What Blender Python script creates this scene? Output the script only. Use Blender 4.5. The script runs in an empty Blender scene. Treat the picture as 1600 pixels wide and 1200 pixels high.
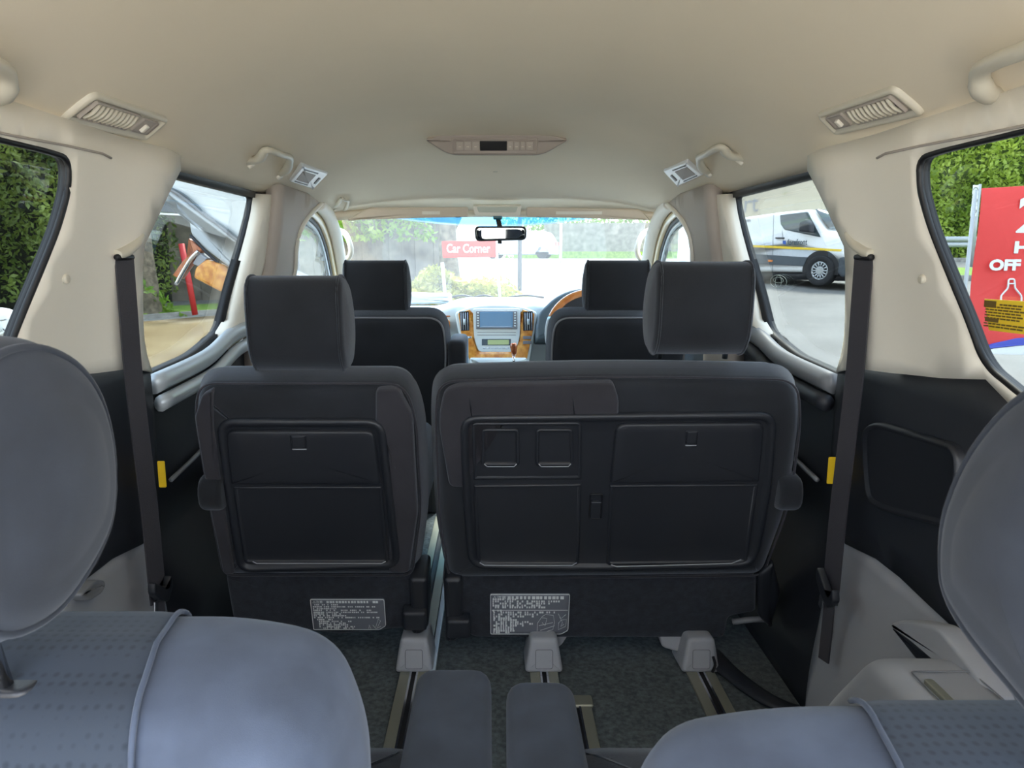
import bpy, bmesh, math, random
from mathutils import Vector, Matrix
from mathutils.geometry import delaunay_2d_cdt
random.seed(7)
V = Vector
C = bpy.context.scene.collection
SC = bpy.context.scene

# ------------------------------------------------------------------ camera, sky, sun, exposure
F_PX, VX, VY = 1150.0, 772.0, 405.0
PITCH = math.atan((600 - VY) / F_PX)
FWD = V((0, math.cos(PITCH), -math.sin(PITCH)))
RGT = V((1, 0, 0))
UPV = RGT.cross(FWD)
cam = bpy.data.objects.new('camera', bpy.data.cameras.new('camera'))
C.objects.link(cam)
cam.matrix_world = Matrix((RGT, UPV, -FWD)).transposed().to_4x4()
cam.data.sensor_width = 36
cam.data.lens = 36 * F_PX / 1600
cam.data.shift_x = (800 - VX) / 1600
cam.data.clip_start = 0.02
cam.data.clip_end = 500
cam.data.dof.use_dof = True
cam.data.dof.focus_distance = 1.75
cam.data.dof.aperture_fstop = 22
SC.camera = cam

world = bpy.data.worlds.new('sky'); SC.world = world; world.use_nodes = True
wn = world.node_tree; wn.nodes.clear()
wo = wn.nodes.new('ShaderNodeOutputWorld'); wb = wn.nodes.new('ShaderNodeBackground')
wt = wn.nodes.new('ShaderNodeTexCoord'); wx = wn.nodes.new('ShaderNodeSeparateXYZ'); wr = wn.nodes.new('ShaderNodeValToRGB')
wn.links.new(wt.outputs['Generated'], wx.inputs[0]); wn.links.new(wx.outputs['Z'], wr.inputs[0])
wr.color_ramp.elements[0].position = 0.0; wr.color_ramp.elements[0].color = (0.86, 0.90, 0.95, 1)
wr.color_ramp.elements[1].position = 0.7; wr.color_ramp.elements[1].color = (0.62, 0.76, 1.0, 1)
wn.links.new(wr.outputs[0], wb.inputs[0]); wb.inputs[1].default_value = 3.4
wn.links.new(wb.outputs[0], wo.inputs[0])
sun = bpy.data.objects.new('sun', bpy.data.lights.new('sun', 'SUN')); C.objects.link(sun)
sun.data.energy = 7.0; sun.data.angle = math.radians(14); sun.data.color = (1, 0.95, 0.86)
sun.rotation_euler = V((-0.15, -0.55, -0.80)).to_track_quat('-Z', 'Y').to_euler()   # high sun ahead of the car, through thin cloud
SC.view_settings.view_transform = 'Standard'; SC.view_settings.look = 'None'
SC.view_settings.gamma = 1; SC.view_settings.use_curve_mapping = False
SC.view_settings.exposure = 1.2

# ------------------------------------------------------------------ pixel helpers
def ray(x, y):
    return FWD + RGT * ((x - VX) / F_PX) + UPV * ((600 - y) / F_PX)
def at(x, y, X=None, Y=None, Z=None):
    d = ray(x, y)
    t = X / d.x if X is not None else Y / d.y if Y is not None else Z / d.z
    return d * t
FLOOR = -1.05
GROUND = -1.45
def interp(t, pts):
    if t <= pts[0][0]: return pts[0][1]
    for (a, b), (c, d) in zip(pts, pts[1:]):
        if t <= c:
            k = (t - a) / (c - a); k = k * k * (3 - 2 * k)
            return b + (d - b) * k
    return pts[-1][1]
def ceil(x, y):
    zc = interp(y, [(1.1, .415), (2.1, .395), (2.55, .355), (3.2, .245), (3.36, .198)])
    ze = interp(y, [(1.0, .195), (2.6, .205), (3.2, .19), (3.5, .17)])
    w = interp(y, [(2.5, .74), (3.3, .715)])
    return zc - (zc - ze) * min(1, abs(x) / w) ** 3.4
def on_ceil(px, py, gap=0.0):
    d = ray(px, py); t = 0.3
    while t < 6:
        p = d * t
        if p.z > ceil(p.x, p.y) - gap: return p
        t += 0.004
    return d * 3
def side(z, y=0):
    x = interp(z, [(-1.05, .70), (-.62, .775), (-.25, .765), (.22, .695)])
    return x
def on_side(px, py, off=0.0):
    s = 1 if px > VX else -1
    X = 0.74
    for _ in range(8):
        p = at(px, py, X=s * X); X = side(p.z, p.y) + off
    return (p.y, p.z)

# ------------------------------------------------------------------ object helpers
def wloc(o):
    v = V((0, 0, 0))
    while o is not None: v += o.location; o = o.parent
    return v
def link(name, me, m, parent, smooth=True):
    o = bpy.data.objects.new(name, me); C.objects.link(o)
    if m: me.materials.append(m)
    if parent is not None:
        o.parent = parent; off = wloc(parent)
    else:
        xs = [v.co for v in me.vertices]
        mn = V((min(v.x for v in xs), min(v.y for v in xs), min(v.z for v in xs))); mx = V((max(v.x for v in xs), max(v.y for v in xs), max(v.z for v in xs)))
        off = V(((mn.x + mx.x) / 2, (mn.y + mx.y) / 2, mn.z)); o.location = off
    me.transform(Matrix.Translation(-off))
    if smooth: me.shade_smooth()
    return o
def tag(o, label=None, cat=None, group=None, kind=None):
    if label: o['label'] = label
    if cat: o['category'] = cat
    if group: o['group'] = group
    if kind: o['kind'] = kind
    return o
def thing(name, label, cat, loc, group=None):
    o = bpy.data.objects.new(name, None); C.objects.link(o); o.location = loc; o.empty_display_size = .05
    return tag(o, label, cat, group)
def raw(name, verts, faces, m, parent=None, smooth=True, bevel=0, seg=2, solid=0, soff=1, sub=0, recalc=True):
    me = bpy.data.meshes.new(name)
    me.from_pydata([tuple(v) for v in verts], [], faces); me.validate()
    if recalc:
        bm = bmesh.new(); bm.from_mesh(me); bmesh.ops.recalc_face_normals(bm, faces=bm.faces); bm.to_mesh(me); bm.free()
    o = link(name, me, m, parent, smooth)
    if solid:
        md = o.modifiers.new('t', 'SOLIDIFY'); md.thickness = solid; md.offset = soff
    if bevel:
        md = o.modifiers.new('b', 'BEVEL'); md.width = bevel; md.segments = seg; md.limit_method = 'ANGLE'; md.angle_limit = math.radians(40)
        if smooth: md.harden_normals = True
    if sub:
        md = o.modifiers.new('s', 'SUBSURF'); md.levels = sub; md.render_levels = sub
    return o
class MB:
    def __init__(s): s.v = []; s.f = []
    def add(s, v, f):
        n = len(s.v); s.v += [V(p) for p in v]; s.f += [tuple(i + n for i in q) for q in f]; return s
    def box(s, lo, hi, fr=None):
        (a, b, c), (d, e, g) = lo, hi
        v = [(x, y, z) for x in (a, d) for y in (b, e) for z in (c, g)]
        if fr: v = [fr.pt(*p) for p in v]
        return s.add(v, [(0, 1, 3, 2), (4, 6, 7, 5), (0, 4, 5, 1), (2, 3, 7, 6), (0, 2, 6, 4), (1, 5, 7, 3)])
    def tube(s, path, r, n=10, ry=None, closed=False, up=None):
        v, f = tube(path, r, n, ry, closed, up); return s.add(v, f)
    def build(s, name, m, parent=None, **k): return raw(name, s.v, s.f, m, parent, **k)
class Frame:
    """local frame: u right, v up, w out towards the viewer of that face"""
    def __init__(s, o, u, v):
        s.o = V(o); s.u = V(u).normalized(); s.w = s.u.cross(V(v)).normalized(); s.v = s.w.cross(s.u).normalized()
    def pt(s, u, v, w=0): return s.o + s.u * u + s.v * v + s.w * w
    def px(s, x, y, w=0):
        d = ray(x, y); o = s.o + s.w * w
        t = o.dot(s.w) / d.dot(s.w); p = d * t - s.o
        return (p.dot(s.u), p.dot(s.v))
def smooth_path(P, n=6, closed=False):
    P = [V(p) for p in P]; out = []; N = len(P)
    rng = range(N) if closed else range(N - 1)
    for i in rng:
        if closed: a, b, c, d = P[i - 1], P[i], P[(i + 1) % N], P[(i + 2) % N]
        else: a, b, c, d = P[max(i - 1, 0)], P[i], P[i + 1], P[min(i + 2, N - 1)]
        for k in range(n):
            t = k / n
            out.append(0.5 * ((2 * b) + (c - a) * t + (2 * a - 5 * b + 4 * c - d) * t * t + (3 * b - a - 3 * c + d) * t ** 3))
    if not closed: out.append(P[-1])
    return out
def tube(path, r, n=10, ry=None, closed=False, up=None):
    P = [V(p) for p in path]; N = len(P); v = []; f = []
    up = V(up) if up else V((0.13, 0.21, 0.97))
    for i, p in enumerate(P):
        if closed: t = P[(i + 1) % N] - P[i - 1]
        else: t = P[min(i + 1, N - 1)] - P[max(i - 1, 0)]
        t.normalize()
        a = t.cross(up)
        if a.length < 1e-3: a = t.cross(V((1, 0, 0)))
        a.normalize(); b = a.cross(t)
        ra = r[i] if isinstance(r, (list, tuple)) else r
        rb = (ry[i] if isinstance(ry, (list, tuple)) else ry) if ry is not None else ra
        for k in range(n):
            th = 2 * math.pi * k / n
            v.append(p + a * (ra * math.cos(th)) + b * (rb * math.sin(th)))
    for i in range(N if closed else N - 1):
        j = (i + 1) % N
        for k in range(n):
            l = (k + 1) % n
            f.append((i * n + k, i * n + l, j * n + l, j * n + k))
    if not closed:
        f.append(tuple(range(n - 1, -1, -1))); f.append(tuple((N - 1) * n + k for k in range(n)))
    return v, f
def otube(name, path, r, m, parent=None, n=10, ry=None, closed=False, up=None, sm=0, **k):
    if sm:
        n0 = len(path); path = smooth_path(path, sm, closed)
        if isinstance(r, (list, tuple)) and len(r) == n0:
            r = [r[min(i // sm, n0 - 1)] * (1 - (i % sm) / sm) + r[min(i // sm + 1, n0 - 1)] * ((i % sm) / sm) for i in range(len(path))]
    v, f = tube(path, r, n, ry, closed, up)
    return raw(name, v, f, m, parent, **k)
def rpoly(P, r=0.02, n=5):
    """round the corners of a closed polygon; r is one radius or one per corner"""
    out = []; N = len(P)
    for i in range(N):
        p = V((P[i][0], P[i][1])); a = V((P[i - 1][0], P[i - 1][1])); b = V((P[(i + 1) % N][0], P[(i + 1) % N][1]))
        ri = r[i] if isinstance(r, (list, tuple)) else r
        da, db = (a - p), (b - p)
        k = min(ri, da.length * .49, db.length * .49)
        if k < 1e-6: out.append(p); continue
        A = p + da.normalized() * k; B = p + db.normalized() * k
        for j in range(n + 1):
            t = j / n
            out.append(A * (1 - t) ** 2 + p * 2 * t * (1 - t) + B * t * t)
    return out
def rect(a, b, c, d, r=0.01, n=4): return rpoly([(a, b), (c, b), (c, d), (a, d)], r, n)
def area2(P): return sum(P[i - 1][0] * P[i][1] - P[i][0] * P[i - 1][1] for i in range(len(P)))
def inset(P, d):
    N = len(P); out = []; s = 1 if area2(P) > 0 else -1
    for i in range(N):
        e1 = P[i] - P[i - 1]; e2 = P[(i + 1) % N] - P[i]
        n1 = V((-e1.y, e1.x)); n2 = V((-e2.y, e2.x))
        if n1.length > 1e-9: n1.normalize()
        if n2.length > 1e-9: n2.normalize()
        n = n1 + n2
        if n.length < 1e-6: n = n1
        n.normalize(); k = max(.5, n.dot(n1))
        out.append(P[i] + n * (s * d / k))
    return out
def dens(P, step):
    out = []
    for i in range(len(P)):
        a = P[i]; b = P[(i + 1) % len(P)]; k = max(1, int((b - a).length / step))
        for j in range(k): out.append(a + (b - a) * j / k)
    return out
def relief_data(fr, P, prof, cap0=True, cap1=True, b0=0, b1=0, rings=4, warp=None, step=None):
    """loft the outline P through (inset, w) steps; close both ends, bulging the caps by b0 and b1"""
    P = [V((p[0], p[1])) for p in P]
    if step: P = dens(P, step)
    if area2(P) < 0: P = P[::-1]
    N = len(P); v = []; f = []; R = []
    def put(Q, w):
        R.append(len(v)); ws = w if isinstance(w, list) else [w] * N
        for q, ww in zip(Q, ws):
            u_, v_, w_ = q.x, q.y, ww
            if warp: u_, v_, w_ = warp(u_, v_, w_)
            v.append(fr.pt(u_, v_, w_))
    def capr(Q, w, b, rev):
        c = sum(Q, V((0, 0))) / N; L = []
        for k in range(rings, 0, -1):
            s = k / (rings + 1)
            L.append(([c + (q - c) * s for q in Q], w + b * (1 - s * s)))
        return L, c
    ins = [inset(P, a) if abs(a) > 1e-9 else P for a, _ in prof]
    if cap0:
        L, c0 = capr(ins[0], prof[0][1], b0, True)
        uu, vv, ww = c0.x, c0.y, prof[0][1] + b0
        if warp: uu, vv, ww = warp(uu, vv, ww)
        for Q, w in L[::-1]: put(Q, w)
    for Q, (_, w) in zip(ins, prof): put(Q, w)
    if cap1:
        L, c1 = capr(ins[-1], prof[-1][1], b1, False)
        for Q, w in L: put(Q, w)
    for a, b in zip(R, R[1:]):
        for i in range(N):
            j = (i + 1) % N
            f.append((a + i, a + j, b + j, b + i))
    if cap0:
        k = len(v); v.append(fr.pt(uu, vv, ww))
        for i in range(N): f.append((k, R[0] + (i + 1) % N, R[0] + i))
    if cap1:
        uu, vv, ww = c1.x, c1.y, prof[-1][1] + b1
        if warp: uu, vv, ww = warp(uu, vv, ww)
        k = len(v); v.append(fr.pt(uu, vv, ww))
        for i in range(N): f.append((k, R[-1] + i, R[-1] + (i + 1) % N))
    return v, f
def relief(name, fr, P, prof, m, parent=None, cap0=True, cap1=True, b0=0, b1=0, rings=4, warp=None, step=None, **k):
    v, f = relief_data(fr, P, prof, cap0, cap1, b0, b1, rings, warp, step)
    return raw(name, v, f, m, parent, **k)
def slab(w0, w1, r, n=3, out=0):
    """rounded slab profile from w0 (far) to w1 (near)"""
    p = []
    for i in range(n + 1):
        t = i / n * math.pi / 2; p.append((r * (1 - math.sin(t)), w0 + r * (1 - math.cos(t))))
    if out: p.append((-out, (w0 + w1) / 2))
    for i in range(n + 1):
        t = i / n * math.pi / 2; p.append((r * (1 - math.cos(t)), w1 - r * (1 - math.sin(t))))
    return p
def inpoly(p, P):
    c = False; j = len(P) - 1
    for i in range(len(P)):
        if (P[i][1] > p[1]) != (P[j][1] > p[1]) and p[0] < (P[j][0] - P[i][0]) * (p[1] - P[i][1]) / (P[j][1] - P[i][1]) + P[i][0]: c = not c
        j = i
    return c
def sheet(name, outer, holes, fn, m, parent=None, grid=.05, solid=.02, soff=1, **k):
    """fill a 2D outline (with holes) on a fine grid and map it to space"""
    loops = [dens([V((p[0], p[1])) for p in outer], grid)] + [dens([V((p[0], p[1])) for p in h], grid) for h in holes]
    pts = []; ed = []
    for L in loops:
        n = len(pts); pts += L; ed += [(n + i, n + (i + 1) % len(L)) for i in range(len(L))]
    x0, x1 = min(p.x for p in loops[0]), max(p.x for p in loops[0]); y0, y1 = min(p.y for p in loops[0]), max(p.y for p in loops[0])
    def ok(p): return inpoly(p, loops[0]) and not any(inpoly(p, h) for h in loops[1:])
    bd = list(pts)
    a = x0 + grid / 2
    while a < x1:
        b = y0 + grid / 2
        while b < y1:
            q = V((a, b))
            if ok(q) and min((q - e).length_squared for e in bd) > (grid * .4) ** 2: pts.append(q)
            b += grid
        a += grid
    r = delaunay_2d_cdt(pts, ed, [], 0, 1e-6)
    vs, fs = r[0], r[2]
    fs = [f for f in fs if ok(sum((vs[i] for i in f), V((0, 0))) / len(f))]
    o = raw(name, [fn(p.x, p.y) for p in vs], fs, m, parent, solid=solid, soff=soff, **k)
    return o
_tc = {}
def text(name, s, fr, h, m, parent=None, width=None, u=0, v=0, w=0.001, thick=0.001, bold=0, align='LEFT', label=None, shear=0):
    cu = bpy.data.curves.new('t', 'FONT'); cu.body = s; cu.extrude = thick / 2 / h; cu.offset = bold; cu.shear = shear
    cu.resolution_u = 3
    o = bpy.data.objects.new('t', cu); C.objects.link(o)
    bpy.context.view_layer.update()
    me = bpy.data.meshes.new_from_object(o.evaluated_get(bpy.context.evaluated_depsgraph_get()))
    bpy.data.objects.remove(o); bpy.data.curves.remove(cu)
    xs = [q.co.x for q in me.vertices]; ys = [q.co.y for q in me.vertices]
    x0, x1, y0, y1 = min(xs), max(xs), min(ys), max(ys)
    ky = h / (y1 - y0); kx = width / (x1 - x0) if width else ky
    for q in me.vertices:
        X = (q.co.x - x0) * kx; Y = (q.co.y - y0) * ky
        if align == 'CENTER': X -= (x1 - x0) * kx / 2
        q.co = fr.pt(u + X, v + Y, w + q.co.z * h)
    ob = link(name, me, m, parent, False)
    if label: ob['label'] = label
    return ob

# ------------------------------------------------------------------ materials
def mat(name, col, rough=.6, metal=0, var=0, vscale=6, bump=0, bscale=300, sheen=0, coat=0, spec=.5, alpha=None, col2=None, emit=0):
    m = bpy.data.materials.new(name); m.use_nodes = True; nt = m.node_tree; b = nt.nodes['Principled BSDF']
    b.inputs['Roughness'].default_value = rough; b.inputs['Metallic'].default_value = metal
    b.inputs['Specular IOR Level'].default_value = spec
    if sheen: b.inputs['Sheen Weight'].default_value = sheen; b.inputs['Sheen Roughness'].default_value = .45; b.inputs['Sheen Tint'].default_value = (.8, .87, 1, 1)
    if coat: b.inputs['Coat Weight'].default_value = coat; b.inputs['Coat Roughness'].default_value = .08
    tc = nt.nodes.new('ShaderNodeTexCoord')
    if var or col2:
        n = nt.nodes.new('ShaderNodeTexNoise'); n.inputs['Scale'].default_value = vscale; n.inputs['Detail'].default_value = 5
        r = nt.nodes.new('ShaderNodeValToRGB')
        c2 = col2 or tuple(c * (1 + var) for c in col)
        c1 = col if col2 else tuple(c * (1 - var) for c in col)
        r.color_ramp.elements[0].color = (*c1, 1); r.color_ramp.elements[1].color = (*c2, 1)
        r.color_ramp.elements[0].position = .35; r.color_ramp.elements[1].position = .68
        nt.links.new(tc.outputs['Object'], n.inputs['Vector']); nt.links.new(n.outputs['Fac'], r.inputs[0]); nt.links.new(r.outputs[0], b.inputs['Base Color'])
    else: b.inputs['Base Color'].default_value = (*col, 1)
    if bump:
        n = nt.nodes.new('ShaderNodeTexNoise'); n.inputs['Scale'].default_value = bscale; n.inputs['Detail'].default_value = 3
        bp = nt.nodes.new('ShaderNodeBump'); bp.inputs['Strength'].default_value = bump; bp.inputs['Distance'].default_value = .002
        nt.links.new(tc.outputs['Object'], n.inputs['Vector']); nt.links.new(n.outputs['Fac'], bp.inputs['Height']); nt.links.new(bp.outputs[0], b.inputs['Normal'])
    if emit: b.inputs['Emission Color'].default_value = (*col, 1); b.inputs['Emission Strength'].default_value = emit
    return m
def glass(name, tint=(1, 1, 1), refl=1.0, haze=0, hcol=(.9, .95, 1)):
    m = bpy.data.materials.new(name); m.use_nodes = True; nt = m.node_tree; nt.nodes.clear()
    o = nt.nodes.new('ShaderNodeOutputMaterial'); t = nt.nodes.new('ShaderNodeBsdfTransparent'); g = nt.nodes.new('ShaderNodeBsdfGlossy')
    t.inputs[0].default_value = (*tint, 1); g.inputs['Roughness'].default_value = .02
    lw = nt.nodes.new('ShaderNodeLayerWeight'); fp_ = nt.nodes.new('ShaderNodeMath'); fp_.operation = 'POWER'; fp_.inputs[1].default_value = 5
    nt.links.new(lw.outputs['Facing'], fp_.inputs[0])
    fz = nt.nodes.new('ShaderNodeMath'); fz.operation = 'MULTIPLY_ADD'; fz.inputs[1].default_value = .93; fz.inputs[2].default_value = .025
    nt.links.new(fp_.outputs[0], fz.inputs[0])
    mu = nt.nodes.new('ShaderNodeMath'); mu.operation = 'MULTIPLY'; mu.inputs[1].default_value = refl
    mx = nt.nodes.new('ShaderNodeMixShader')
    nt.links.new(fz.outputs[0], mu.inputs[0]); nt.links.new(mu.outputs[0], mx.inputs[0]); nt.links.new(t.outputs[0], mx.inputs[1]); nt.links.new(g.outputs[0], mx.inputs[2])
    last = mx
    if haze:  # milky veil of glare put into the glass as a translucent share
        d = nt.nodes.new('ShaderNodeBsdfTranslucent'); d.inputs[0].default_value = (*hcol, 1)
        m2 = nt.nodes.new('ShaderNodeMixShader'); m2.inputs[0].default_value = haze
        nt.links.new(mx.outputs[0], m2.inputs[1]); nt.links.new(d.outputs[0], m2.inputs[2]); last = m2
    nt.links.new(last.outputs[0], o.inputs[0])
    return m
def wood(name='burl_wood', a=(.58, .19, .025), b=(.90, .44, .08)):
    m = mat(name, a, .25, coat=.6, col2=b, vscale=40)
    return m
M = dict(
    liner=mat('headliner_cloth', (.80, .71, .565), .95, var=.02, vscale=3, bump=.12, bscale=700),
    cream=mat('cream_plastic', (.85, .80, .70), .55, bump=.08, bscale=900),
    cream2=mat('pale_fitting_plastic', (.60, .56, .46), .4),
    taupe=mat('taupe_plastic', (.44, .39, .345), .6, bump=.08, bscale=900),
    console=mat('taupe_console', (.36, .31, .275), .55),
    greylt=mat('light_grey_plastic', (.36, .37, .40), .5, bump=.08, bscale=900),
    greymid=mat('mid_grey_plastic', (.20, .205, .22), .5),
    dark=mat('black_trim', (.016, .018, .024), .42, bump=.1, bscale=800),
    darksoft=mat('black_vinyl', (.022, .025, .033), .5, bump=.1, bscale=500),
    black=mat('black_rubber', (.006, .006, .008), .5),
    fabric=mat('black_velour', (.011, .013, .018), .9, var=.25, vscale=9, bump=.5, bscale=900, sheen=.35),
    fabric2=mat('charcoal_velour', (.030, .028, .035), .9, var=.15, vscale=9, bump=.5, bscale=900, sheen=.35),
    skirt=mat('black_carpet_cloth', (.018, .021, .030), .95, var=.3, vscale=60, bump=.9, bscale=600, sheen=.25),
    rearfab=mat('slate_velour', (.025, .031, .044), .95, var=.22, vscale=16, bump=.12, bscale=1500, sheen=.12),
    rearfab2=mat('pale_slate_velour', (.062, .080, .122), .95, var=.16, vscale=22, bump=.12, bscale=1500, sheen=.15),
    shell=mat('black_shell_plastic', (.020, .022, .028), .38, bump=.15, bscale=1200),
    carpet=mat('grey_carpet', (.095, .112, .118), .98, var=.35, vscale=90, bump=1, bscale=500),
    rail=mat('anodised_rail', (.33, .33, .27), .38, metal=.5),
    chrome=mat('chrome', (.75, .76, .78), .18, metal=1),
    belt=mat('belt_webbing', (.040, .038, .046), .55, bump=.4, bscale=900),
    yellow=mat('yellow_tag', (.85, .55, .01), .5),
    white=mat('white_ink', (.78, .80, .80), .5),
    labelbg=mat('label_grey', (.16, .17, .20), .35),
    wood=wood(), woodred=wood('red_brown_wood', (.30, .07, .02), (.55, .17, .05)),
    dash=mat('pale_dash', (.50, .56, .56), .5, bump=.1, bscale=600),
    dashlt=mat('silver_fascia', (.66, .72, .71), .35),
    dashdk=mat('slate_dash', (.07, .10, .12), .5),
    screen=mat('screen_glass', (.16, .30, .45), .15),
    lcd=mat('lcd_green', (.45, .55, .25), .3),
    gold=mat('champagne_paint', (.55, .42, .19), .3, coat=.5),
    silver=mat('silver_trim', (.55, .60, .64), .35, metal=.3),
    glass=glass('side_glass', (.56, .585, .575), .9),
    gfront=glass('front_door_glass', (.85, .9, .88), .7, .02),
    wscreen=glass('windscreen_glass', (.73, .775, .78), .6, .022, (.95, .97, 1)),
    band=glass('shade_band_glass', (.42, .74, .95), .5, .05, (.25, .6, 1)),
    mirror=mat('mirror_glass', (.75, .8, .8), .03, metal=1),
)
def twotone():
    """seat velour: dotted insert, piping line, paler bolster (colours of the cloth itself)"""
    m = mat('dotted_slate_velour', (.068, .082, .108), .95, sheen=.12, bump=.1, bscale=1500)
    nt = m.node_tree; b = nt.nodes['Principled BSDF']; tc = nt.nodes['Texture Coordinate']
    vo = nt.nodes.new('ShaderNodeTexVoronoi'); vo.inputs['Scale'].default_value = 120; vo.inputs['Randomness'].default_value = .15
    rp = nt.nodes.new('ShaderNodeValToRGB'); rp.color_ramp.elements[0].color = (.020, .028, .042, 1); rp.color_ramp.elements[1].color = (.032, .043, .063, 1)
    rp.color_ramp.elements[0].position = .15; rp.color_ramp.elements[1].position = .38
    nt.links.new(tc.outputs['Object'], vo.inputs['Vector']); nt.links.new(vo.outputs['Distance'], rp.inputs[0]); nt.links.new(rp.outputs[0], b.inputs['Base Color'])
    return m
M['dotted'] = twotone()

# ------------------------------------------------------------------ shell of the vehicle
def ceiling():
    nx, ny = 44, 90; v = []; f = []
    for j in range(ny + 1):
        y = -0.45 + (3.34 + .45) * j / ny
        w = interp(y, [(2.5, .745), (3.3, .72)])
        for i in range(nx + 1):
            x = w * (2 * i / nx - 1); v.append((x, y, ceil(x, y)))
    for j in range(ny):
        for i in range(nx):
            a = j * (nx + 1) + i; f.append((a, a + 1, a + nx + 2, a + nx + 1))
    o = raw('ceiling', v, f, M['liner'], solid=.025, soff=0); o['kind'] = 'structure'
    o.modifiers[0].offset = 1 if o.data.polygons[0].normal.z > 0 else -1
ceiling()
o = MB().box((-.80, -.45, FLOOR - .05), (.80, 3.7, FLOOR)).build('floor', M['carpet'], smooth=False); o['kind'] = 'structure'

def ys(pxs, off=0.0): return [on_side(x, y, off) for x, y in pxs]
# outlines read on the right-hand side, (Y, Z) on the curved side of the body
RW_FRONT = ys([(1434, 246), (1433, 290), (1450, 355), (1480, 430), (1505, 490), (1528, 552), (1545, 578), (1572, 600)])
PILLAR_FRONT = ys([(1264, 266), (1290, 300), (1315, 345), (1333, 385), (1336, 420), (1333, 470), (1322, 530), (1306, 582)])
RW_HOLE = RW_FRONT + [(.95, -.235), (.2, -.26), (.2, .165), (1.2, .168)]
for s, nm in ((-1, 'left'), (1, 'right')):
    top = [(PILLAR_FRONT[0][0], .225), (-.45, .225)]
    def sx(u, v, s=s): return (s * (side(v, u) - .02 * math.exp(-((u - 1.52 - .25 * v) / .09) ** 2)), u, v)
    low = ys([(1306, 582), (1345, 574), (1400, 583), (1470, 591), (1540, 593)])
    outer = PILLAR_FRONT[:-1] + low + [(.9, -.30), (-.45, -.30), (-.45, .225), (PILLAR_FRONT[0][0], .225)]
    hole = rpoly(RW_HOLE, .03, 4)
    w_ = sheet('wall_' + nm, outer, [hole], sx, M['cream'], solid=.010, soff=1, grid=.045)
    w_['kind'] = 'structure'
    # lower dark lining below the pillar trim
    DB = ys([(1292, 820), (1318, 850), (1365, 873), (1402, 902), (1450, 948), (1490, 985)])
    dark = low[:] + [(.9, -.30), (-.45, -.30), (-.45, -.62), (.8, -.62)] + DB[::-1] + ys([(1296, 700)])
    sheet('lining', dark, [], lambda u, v, s=s: (s * (side(v, u) + .004), u, v), M['darksoft'], w_, solid=.04, grid=.05)['label'] = 'black lining panel below the cream pillar trim'
    # grey plastic skirt down to the floor, bulging inwards over the wheel
    def gx(u, v, s=s):
        b = .13 * interp(u, [(.95, 1), (1.45, 0)]) * interp(v, [(-.95, 1), (-.74, 0)])
        return (s * (side(v, u) + .008 - b), u, v)
    DL = DB[:]
    grey = [(1.64, DB[0][1] + .01)] + DL + [(.7, -.60), (-.45, -.60), (-.45, -1.06), (1.52, -1.06)]
    sheet('skirt_panel', grey, [], gx, M['greylt'], w_, solid=.03, grid=.04)['label'] = 'light grey plastic skirt panel with a bulge over the wheel'
    # black rubber seal round the rear quarter window and the glass in it
    sp = [V((s * (side(p.y, p.x) + .004), p.x, p.y)) for p in dens(hole, .03)]
    otube('window_seal', sp, .0055, M['black'], w_, n=6, closed=True)
    jv = []; jn = len(sp)
    for p in sp: jv += [p + V((-s * .001, 0, 0)), p + V((s * .016, 0, 0))]
    raw('window_jamb', jv, [(2 * i, 2 * i + 1, (2 * i + 3) % (2 * jn), (2 * i + 2) % (2 * jn)) for i in range(jn)], M['black'], w_, solid=.004, soff=0)
    g = sheet('window_%d' % (1 if s < 0 else 2), [(1.42, -.30), (1.42, .20), (.1, .20), (.1, -.30)], [], lambda u, v, s=s: (s * (side(v, u) + .016), u, v), M['glass'], solid=.004, grid=.08)
    g['kind'] = 'structure'
    # moulding line along the roof above the rear window
    mp = [V((s * (side(z, y) - .002), y, z)) for y, z in ys([(1372, 247), (1385, 240), (1440, 228), (1520, 213), (1600, 197), (1700, 178)])]
    otube('roof_edge_strip', mp, .0022, M['taupe'], w_, n=6)
    # coat hook / button on the pillar
    fr = Frame((s * (side(on_side(1443, 436)[1]) - .002), *on_side(1443, 436)), (0, s * -1.0, 0), (0, 0, 1))
    tag(relief('trim_clip', fr, [(.008 * math.cos(a * .5236), .008 * math.sin(a * .5236)) for a in range(12)], slab(-.004, .005, .003), M['cream2']),
        'small round cream clip on the %s pillar trim behind the seat belt' % nm, 'clip')

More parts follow.
